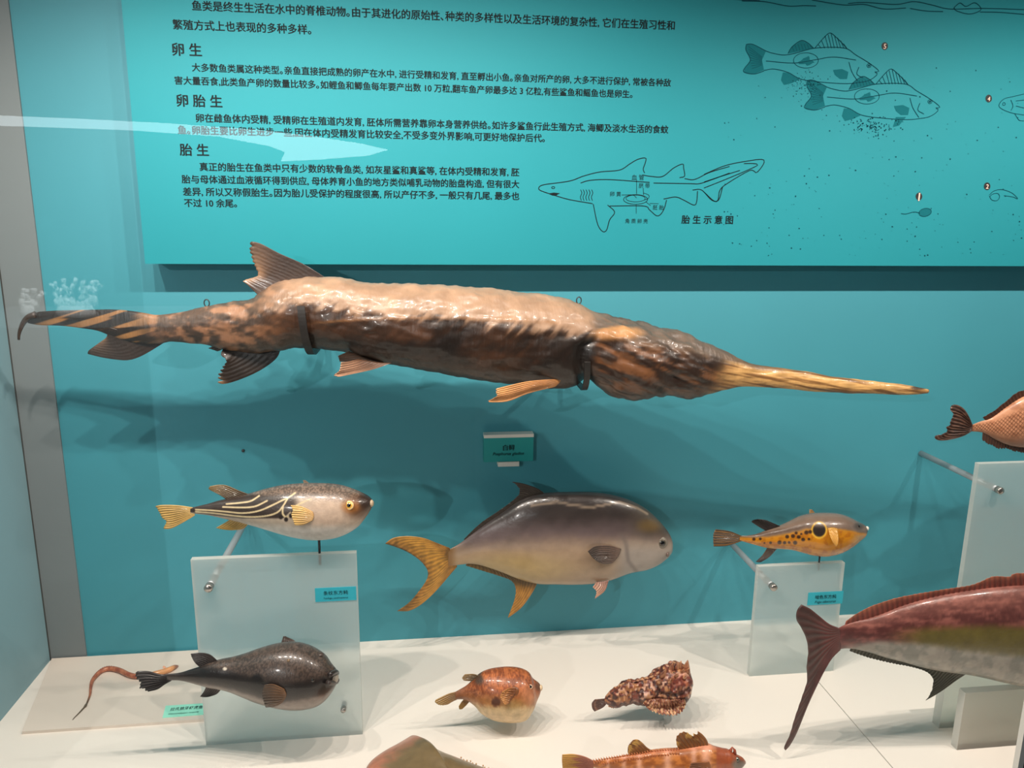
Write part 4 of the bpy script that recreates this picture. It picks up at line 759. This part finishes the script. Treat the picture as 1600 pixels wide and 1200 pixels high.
B = loft('body', gu, m_gu, S, [(335, 345), (420, 330), (520, 315), (620, 298), (720, 285), (800, 268), (900, 258), (1000, 255), (1100, 240), (1180, 226), (1240, 222), (1290, 240), (1350, 255), (1400, 264), (1440, 290), (1500, 318), (1524, 345)],
         [(335, 396), (420, 420), (520, 442), (620, 460), (720, 474), (800, 482), (900, 488), (1000, 490), (1100, 488), (1180, 482), (1250, 474), (1310, 460), (1370, 440), (1430, 420), (1480, 398), (1522, 366)], Y, [(0, .4), (.3, .6), (.7, .75), (1, .8)], gu_col)
sp_ = MB()
for x_, y_ in catmull([(345, 344), (420, 329), (520, 314), (620, 297), (720, 284), (800, 266), (900, 257), (1000, 254)], 34):
    for off in (0, 42 if x_ > 400 else 16):
        p, nn = on_body(B, x_, y_ + off * .9); d = _n(np.array([-.5, -.15 if off else 0, 1])); sp_.tube([p - d * .001, p + d * .0045], [.0018, .0003], 6)
sp_.build('spine_row', mat('orange_spines', (206, 126, 78), .35), gu, True)
def gf(u, r, x, y): return mixc((128, 78, 30), (206, 160, 84), sm(.4, .8, r) * sm(.52, .6, vnoise(x / 26, y / 26, 7)))
fin('tail_fin', gu, m_yf, S, [(345, 348), (350, 370), (345, 394)], [(92, 295), (90, 340), (95, 400), (98, 440)], Y, e0=[(345, 348), (270, 312), (180, 292), (92, 295)], e1=[(345, 394), (260, 440), (98, 440)], colf=lambda u, r, x, y: mixc((164, 104, 84), (196, 148, 76), sm(.45, .75, r + .1 * np.sin(u * 20))), ribs=11)
fin('dorsal_fin', gu, m_yf, S, [(630, 302), (710, 290), (808, 272)], [(603, 270), (610, 225), (645, 182)], Y, e0=[(630, 302), (608, 288), (603, 270)], e1=[(808, 272), (755, 240), (715, 200), (680, 178), (645, 182)], colf=gf, ribs=7)
fin('dorsal_fin', gu, m_yf, S, [(1020, 258), (1110, 245), (1235, 232)], [(985, 215), (985, 160), (1020, 125), (1060, 120), (1112, 150), (1120, 130), (1145, 140), (1152, 112)], Y, e0=[(1020, 258), (995, 238), (985, 215)], e1=[(1235, 232), (1225, 185), (1190, 140), (1152, 112)], colf=gf, ribs=9, amp=.001)
fin('pectoral_fin', gu, m_yf, S, [(1240, 350), (1250, 390), (1240, 430)], [(1100, 360), (1080, 430), (1120, 480)], Y, follow=B, colf=grad((150, 92, 50), (120, 74, 42)), ribs=8)
p, nn = on_body(B, 1425, 285); mesh_h = MB().tube([P(860 + 1400 / 5, 1120 + 275 / 5, Y), P(860 + 1412 / 5, 1120 + 258 / 5, Y), P(860 + 1420 / 5, 1120 + 234 / 5, Y)], [.0035, .0026, .0004], 8)
mesh_h.add(*(lambda q: (q.v, q.f))(MB().tube([P(860 + 1440 / 5, 1120 + 290 / 5, Y), P(860 + 1440 / 5, 1120 + 262 / 5, Y), P(860 + 1422 / 5, 1120 + 236 / 5, Y)], [.0035, .0024, .0004], 8)))
mesh_h.build('head_horn', mat('red_brown_horn', (158, 74, 48), .4), gu, True)
eye(gu, B, 1460, 335, 20, (122, 118, 100), (70, 62, 56), .6)

# ---- skate at the bottom edge
cen = G(700, 1235); Or = [(642, 1151), (622, 1163), (607, 1171), (590, 1182), (577, 1194), (571, 1208), (574, 1230), (596, 1262), (645, 1292), (720, 1302), (800, 1292), (848, 1264), (838, 1238), (795, 1216), (748, 1199), (711, 1185), (690, 1178), (672, 1170), (657, 1157)]
sk = thing('skate', cen, 'brown skate with pinkish rim lying flat at the bottom edge of the view', 'fish')
ol_ = catmull(Or + [Or[0]], 121)[:-1]; nR = 26; V = []; cols = []
rim_ = np.array([G(a, b, .004) for a, b in ol_])
for i in range(nR + 1):
    r = 1 - i / nR
    for k in range(120):
        b_ = cen + (rim_[k] - cen) * r; b_[2] = .006 + .034 * (1 - r ** 2) ** .9 + .012 * math.exp(-((k - 0 if k < 60 else k - 120) / 9) ** 2) * r * (1 - r) * 3; V.append(b_)
        q = proj(b_); n = float(fbm(q[0] / 14, q[1] / 9, 4)); cols.append(mixc((118, 98, 66), (176, 112, 84), np.array(sm(.62, .9, r + .35 * (n - .5)))))
nv = len(V); Fs = [(i * 120 + k, i * 120 + (k + 1) % 120, (i + 1) * 120 + (k + 1) % 120, (i + 1) * 120 + k) for i in range(nR) for k in range(120)]
for k in range(120): V.append((rim_[k][0], rim_[k][1], .0)); cols.append((176, 140, 120))
Fs += [(nv + k, nv + (k + 1) % 120, (k + 1) % 120, k) for k in range(120)] + [tuple(nv + k for k in range(120))[::-1]]
m_sk = fishmat('smooth_brown_skin', .4, .3, 90, .3, 60, .15); mesh('body', V, Fs, m_sk, sk, True, np.array(cols))
tl = [G(838, 1262, .018), G(880, 1285, .014), G(940, 1300, .01), G(1010, 1310, .006)]; tm = MB().tube(catmull(tl, 24), np.linspace(.014, .004, 24), 10); mesh('tail', tm.v, tm.f, m_sk, sk, True, np.array([(150, 112, 84)] * len(tm.v)))
tn = MB()
for k in range(16):
    b_ = rim_[int(88 + k * 1.1)]; b_ = cen + (b_ - cen) * (.93 - .02 * (k % 3)); tn.ball(b_ + np.array([0, 0, .011]), .0014, (0, 0, 1), 1.3, nu=8, nv=6)
tn.build('thorn_row', mat('pale_thorns', (206, 170, 130), .4), sk, True)

# ---- slender goby on the board
S = (100, 1010, 6.957)
go = thing('goby', G(200, 1060, tb), 'slender red brown eel goby curled on the cream board at far left', 'fish')
cl = catmull([(1238, 212), (1200, 225), (1150, 250), (1080, 275), (1000, 296), (900, 318), (780, 325), (700, 306), (620, 268), (550, 247), (470, 246), (400, 272), (345, 320), (305, 380), (290, 450), (284, 520), (262, 585), (243, 630)], 110)
rad_px = np.interp(np.linspace(0, 1, 110), [0, .03, .08, .16, .3, .55, .72, .85, .93, 1], [9, 24, 29, 30, 27, 27, 23, 15, 10, 8]) / 6.957
rw = rad_px * 1.62 / F * 1.0; pts = np.array([G(100 + cl[i, 0] / 6.957, 1010 + cl[i, 1] / 6.957, tb + rw[i]) for i in range(110)])
gm = MB().tube(pts, rw, 14); gv = np.array(gm.v); ring_s = np.repeat(np.linspace(0, 1, 110), 14)
nz = fbm(ring_s * 60, np.tile(np.arange(14), 110) / 3., 5); gc = mixc((150, 82, 62), (184, 116, 84), sm(.35, .65, nz)); gc = mixc((222, 158, 106), gc, sm(.16, .32, ring_s + .1 * (nz - .5))); gc = mixc((150, 98, 80), gc, sm(.02, .06, ring_s)); gc = mixc(gc, (92, 74, 56), sm(.9, 1, ring_s))
m_go = fishmat('dried_goby_skin', .35, .35, 200, .4, 80, .15); mesh('body', gv, gm.f, m_go, go, True, gc)
t2 = catmull([(246, 622), (230, 650), (195, 690), (150, 738), (115, 772), (95, 797)], 24); tr_ = np.interp(np.linspace(0, 1, 24), [0, .12, .2, 1], [.0016, .0026, .0016, .0007])
MB().tube([G(100 + a / 6.957, 1010 + b / 6.957, tb + tr_[k]) for k, (a, b) in enumerate(t2)], tr_, 8).build('tail_fin', mat('dark_tail_ribbon', (92, 80, 64), .4), go, True)
dc = catmull([(690, 300), (620, 262), (550, 240), (470, 240), (400, 266), (345, 312), (305, 372)], 60); Vd = []; Fd = []
for k, (a, b) in enumerate(dc):
    g0 = G(100 + a / 6.957, 1010 + b / 6.957, tb + .0045) ; hgt = .0055 * math.sin(math.pi * k / 59) ** .5 * (1 + .15 * math.sin(k * 1.9)); g0 = g0 - np.array([0, .0005, 0])
    Vd += [g0 + np.array([0, -.0006, -.001]), g0 + np.array([0, .0006, -.001]), g0 + np.array([0, .0005, hgt]), g0 + np.array([0, -.0005, hgt])]
for k in range(59):
    for j in range(4): q_ = (j + 1) % 4; Fd.append((4 * k + j, 4 * k + q_, 4 * k + 4 + q_, 4 * k + 4 + j))
mesh('dorsal_fin', Vd, Fd, mat('reddish_fin_edge', (140, 80, 64), .4), go, True)
pfv = [G(100 + a / 6.957, 1010 + b / 6.957, tb + z) for a, b, z in ((1100, 262, .006), (1070, 225, .012), (1085, 210, .014), (1125, 245, .007))]
MB().add(pfv + [p + np.array([0, .001, 0]) for p in pfv], [(0, 1, 2, 3), (7, 6, 5, 4), (0, 4, 5, 1), (1, 5, 6, 2), (2, 6, 7, 3), (3, 7, 4, 0)]).build('pectoral_fin', mat('pale_pink_fin', (216, 160, 130), .45), go)

# ---- scaly bream at the right edge
S = (1380, 580, 5.4545); Y = Y3 + TH / 2
bm_ = thing('bream', P(1700, 705, Y), 'pinkish brown bream with netted scales and ragged dark tail above the tall right stand', 'fish')
def bm_col(x, y, s, v):
    k_ = 26 + np.clip(x - 760, 0, 900) * .030; a = np.log(k_) / .030; b = (y - 500 + (x - 760) * .22) / k_; g1 = np.abs(((a + b) % 1) - .5) * 2; g2 = np.abs(((a - b) % 1) - .5) * 2; net = np.maximum(sm(.66, .92, g1), sm(.66, .92, g2))
    c = mixc((208, 148, 112), (176, 118, 86), sm(.4, .65, fbm(x / 70, y / 50, 3))); c = mixc(c, (96, 54, 36), .85 * net * sm(.78, .5, v) * sm(-.62, -.3, v)); c = mixc(c, (128, 88, 66), .6 * sm(-.15, -.7, v))
    return mixc(c, (104, 62, 44), .8 * (1 - sm(745, 785, x)))
m_bm = fishmat('netted_scale_skin', .38, .3, 160, .25, 60, .1)
B = loft('body', bm_, m_bm, S, [(745, 462), (830, 428), (900, 408), (960, 372), (1040, 312), (1120, 257), (1200, 212), (1350, 140), (1500, 100), (1680, 100), (1830, 140), (1940, 210), (2000, 290)],
         [(745, 512), (850, 525), (950, 580), (1050, 625), (1140, 645), (1200, 650), (1350, 665), (1500, 655), (1680, 610), (1830, 540), (1940, 440), (2000, 340)], Y, [(0, .05), (.06, .3), (.3, .36), (.7, .4), (1, .5)], bm_col, 300, 160)
rag = lambda u, r, x, y: mixc((96, 66, 52), (64, 42, 34), sm(.3, .7, vnoise(x / 22, y / 10, 3)))
fin('tail_fin', bm_, m_bf, S, [(760, 458), (756, 485), (752, 512)], [(590, 284), (566, 300), (572, 335), (592, 362), (572, 420), (562, 455), (535, 468), (540, 508), (490, 530), (432, 543)], Y, e0=[(760, 458), (732, 385), (690, 322), (640, 290), (590, 284)], e1=[(752, 512), (690, 550), (600, 578), (510, 592), (450, 582), (432, 543)], colf=rag, ribs=13, amp=.0015, jag=.06)
fin('dorsal_fin', bm_, m_bf, S, [(880, 428), (1000, 350), (1100, 276), (1200, 222), (1500, 110), (1700, 108)], [(842, 388), (930, 342), (1030, 262), (1130, 178), (1200, 152), (1500, 30), (1720, 50)], Y, colf=flat((70, 42, 30)), ribs=30, amp=.001, jag=.22)
fin('anal_fin', bm_, m_bf, S, [(850, 520), (950, 572), (1050, 615), (1130, 635), (1300, 650)], [(842, 602), (910, 634), (990, 672), (1060, 668), (1120, 690), (1310, 710)], Y, colf=flat((76, 52, 42)), ribs=20, amp=.001, jag=.3)
eye(bm_, B, 1900, 290, 36, (180, 140, 80))
q_ = bottom(B, 1500); peg(s3, q_ - np.array([0, 0, .0006]), np.array([q_[0], q_[1], x3[2] - .01]), .0025, 'pin')

# ---- big red fish at lower right
S = (1200, 860, 3.53); Y = -.475
co = thing('dolphinfish', P(1560, 1070, Y), 'big red backed fish with grey belly at the lower right edge', 'fish')
def co_col(x, y, s, v):
    n = .6 * fbm(x / 110, y / 26, 3) + .4 * fbm(x / 22, y / 14, 13); c = mixc((88, 48, 45), (138, 82, 74), sm(.36, .68, n)); c = mixc(c, (176, 122, 106), .4 * sm(.45, .95, v + .4 * (n - .5)))  # paler top: highlights put into the skin colour
    mid = np.interp(x, [400, 600, 800, 1000, 1400], [520, 470, 455, 440, 440]) + 34 * (n - .5); c = mixc(c, (104, 92, 42), sm(-45, 10, y - mid) * sm(620, 900, x)); low = np.interp(x, [400, 600, 800, 1000, 1400], [530, 500, 505, 530, 580]) + 30 * (n - .5)
    c = mixc(c, mixc((132, 130, 120), (158, 150, 138), sm(.4, .6, fbm(x / 30, y / 30, 9))), sm(-18, 26, y - low))
    return mixc(c, mixc((92, 46, 44), (120, 66, 62), n), .9 * (1 - sm(385, 440, x)))
m_co = fishmat('red_backed_skin', .34, .35, 140, .35, 50, .16)
B = loft('body', co, m_co, S, [(372, 438), (420, 412), (480, 392), (560, 372), (640, 345), (720, 312), (820, 280), (920, 255), (1040, 232), (1160, 214), (1280, 200), (1412, 192), (1700, 190), (2000, 225), (2220, 330), (2320, 440)],
         [(372, 548), (430, 541), (480, 544), (560, 562), (650, 590), (740, 612), (850, 642), (950, 662), (1090, 680), (1200, 702), (1300, 725), (1412, 740), (1700, 715), (2000, 660), (2200, 570), (2320, 470)], Y, [(0, .08), (.04, .25), (.1, .42), (.6, .38), (1, .5)], co_col, 220, 96)
m_rf = fishmat('dull_red_fin', .42, .2, 200, .3, 50, .2)
fin('tail_fin', co, m_rf, S, [(392, 430), (398, 490), (396, 545)], [(185, 299), (162, 330), (157, 380), (185, 430), (212, 490), (222, 560), (214, 640), (216, 720), (195, 790), (150, 920), (120, 1020), (90, 1085), (96, 1102)], Y, e0=[(392, 430), (340, 408), (290, 368), (235, 324), (185, 299)], e1=[(396, 545), (350, 592), (310, 660), (270, 740), (220, 850), (160, 1000), (120, 1075), (96, 1102)], colf=lambda u, r, x, y: mixc((96, 54, 50), (74, 47, 43), sm(.3, .8, r)), ribs=16, amp=.0004, th=.004)
fin('dorsal_fin', co, m_rf, S, [(425, 412), (560, 382), (720, 320), (900, 268), (1100, 228), (1260, 206), (1412, 196), (1900, 210)], [(432, 388), (490, 348), (570, 306), (700, 263), (850, 234), (1000, 210), (1130, 188), (1240, 143), (1330, 143), (1412, 123), (1900, 140)], Y, colf=lambda u, r, x, y: mixc((120, 60, 48), (160, 96, 72), sm(.5, 1, r)), ribs=52, amp=.0008, jag=.05, nc=260)
fin('anal_fin', co, m_rf, S, [(460, 535), (600, 568), (740, 604), (870, 638), (980, 660), (1100, 676)], [(450, 556), (560, 594), (680, 622), (780, 640), (850, 660), (888, 682), (908, 712), (900, 770), (861, 834)], Y, e1=[(1100, 676), (1035, 720), (950, 782), (861, 834)], colf=flat((74, 72, 58)), ribs=34, amp=.0012, jag=.08, nc=170)
eye(co, B, 2200, 400, 26, (170, 150, 90))
peg(co, np.array([P(1560, 1020, Y)[0], Y + .03, P(1560, 1020, Y)[2]]), np.array([P(1560, 1020, Y)[0], Y4 - .0005, P(1560, 1020, Y)[2]]), .005)

# ------------------------------------------------------------------ the hall behind the viewer, seen mirrored in the glass
def mir(px, py, L):
    p = P(px, py, YG + L); p[1] = YG - L; return p
hl = MB().box((-5, -4.6, -0.9), (5, -4.5, 2.6)); struct('wall_front', hl, mat('grey_hall_wall', (150, 158, 160), .8))
# curved ceiling light band
def band(name, pts, L, m, label, th=.03):
    p = [mir(a, b, L) for a, b in pts]; n = len(p); dn = np.array([0, -th, 0])
    o = MB().add(p + [q + dn for q in p], [tuple(range(n)), tuple(range(n, 2 * n))[::-1]] + [(i, i + n, (i + 1) % n + n, (i + 1) % n) for i in range(n)]).build(name, m)
    return tag(o, label, 'lamp')
LB = 2.6
band('ceiling_light', [(-200, 172), (0, 181), (120, 186), (260, 193), (400, 203), (480, 212), (560, 224), (606, 234), (575, 243), (500, 249), (440, 252), (446, 238), (420, 228), (340, 213), (200, 203), (60, 198), (-200, 190)], LB, lamp_mat('cool_lamp', (226, 244, 250), 9.0), 'long white ceiling light band mirrored in the glass across the upper left')
# white corals of the opposite case
rg = random.Random(11); m_coral = mat('white_coral', (235, 240, 240), .6)
def coral(name, x0, x1, yb, yt, label, n=9):
    L = 2.1; mb = MB()
    for k in range(n):
        x = x0 + (x1 - x0) * (k + .5) / n; hgt = rg.uniform(.55, 1.0)
        def br(a, d, ln, r, dep):
            b = (a[0] + d[0] * ln, a[1] + d[1] * ln); dz = rg.uniform(-.05, .05)
            pa = mir(a[0], a[1], L); pb = mir(b[0], b[1], L); pb[1] += dz * .3; mb.tube([pa, (pa + pb) / 2, pb], [r, r * .9, r * .65], 7)
            if dep:
                for _ in range(2):
                    t = rg.uniform(-.9, .9); br(b, (_n(np.array([d[0] + t, d[1] - .1]))), ln * .62, r * .7, dep - 1)
        br((x, yb), _n(np.array([rg.uniform(-.3, .3), -1.])), (yb - yt) * .5 * hgt, .013, 2)
    bs = mir((x0 + x1) / 2, yb, L); mb.tube([bs + np.array([0, 0, -.03]), bs + np.array([0, 0, .012])], [(x1 - x0) * .0012, (x1 - x0) * .0009], 14)
    return tag(mb.build(name, m_coral, None, True), label, 'coral')
coral('coral', 36, 62, 482, 440, 'small white coral mirrored in the glass at the far left edge', 4)
coral('coral', 92, 156, 482, 428, 'branching white coral mirrored in the glass above the paddlefish tail', 9)
b0 = mir(-60, 482, 2.1); b1 = mir(520, 496, 2.1)
tag(MB().box((b0[0], b0[1] - .35, b0[2] - .9), (b1[0] + .5, b0[1] + .25, b0[2] - .032)).build('display_plinth', mat('grey_plinth', (96, 108, 112), .7)), 'grey plinth across the hall carrying the white corals', 'plinth')
_t = mir(110, 460, 2.1)
spot('added_coral_light', (_t[0] + .4, _t[1] + .9, _t[2] + 2.2), tuple(_t), 1500, 30, .5, .02, (.95, 1, 1))  # added lamp, brightens the corals so that their reflection shows
_t = mir(100, 260, 3.6); spot('added_veil_light', (_t[0], _t[1] + .9, _t[2] + 2.4), tuple(_t), 300, 48, .8, .02, (1, .97, .93))  # added lamp, lights the hall wall to lay a pale veil on the glass
for o in bpy.data.objects:
    if o.parent is None and 'label' in o:
        for pre, gr in (('acrylic_stand', 'acrylic stands on the display floor'), ('support_bracket', 'hook brackets under the paddlefish'), ('coral', 'white corals across the hall')):
            if o.name.split('.')[0] == pre: o['group'] = gr
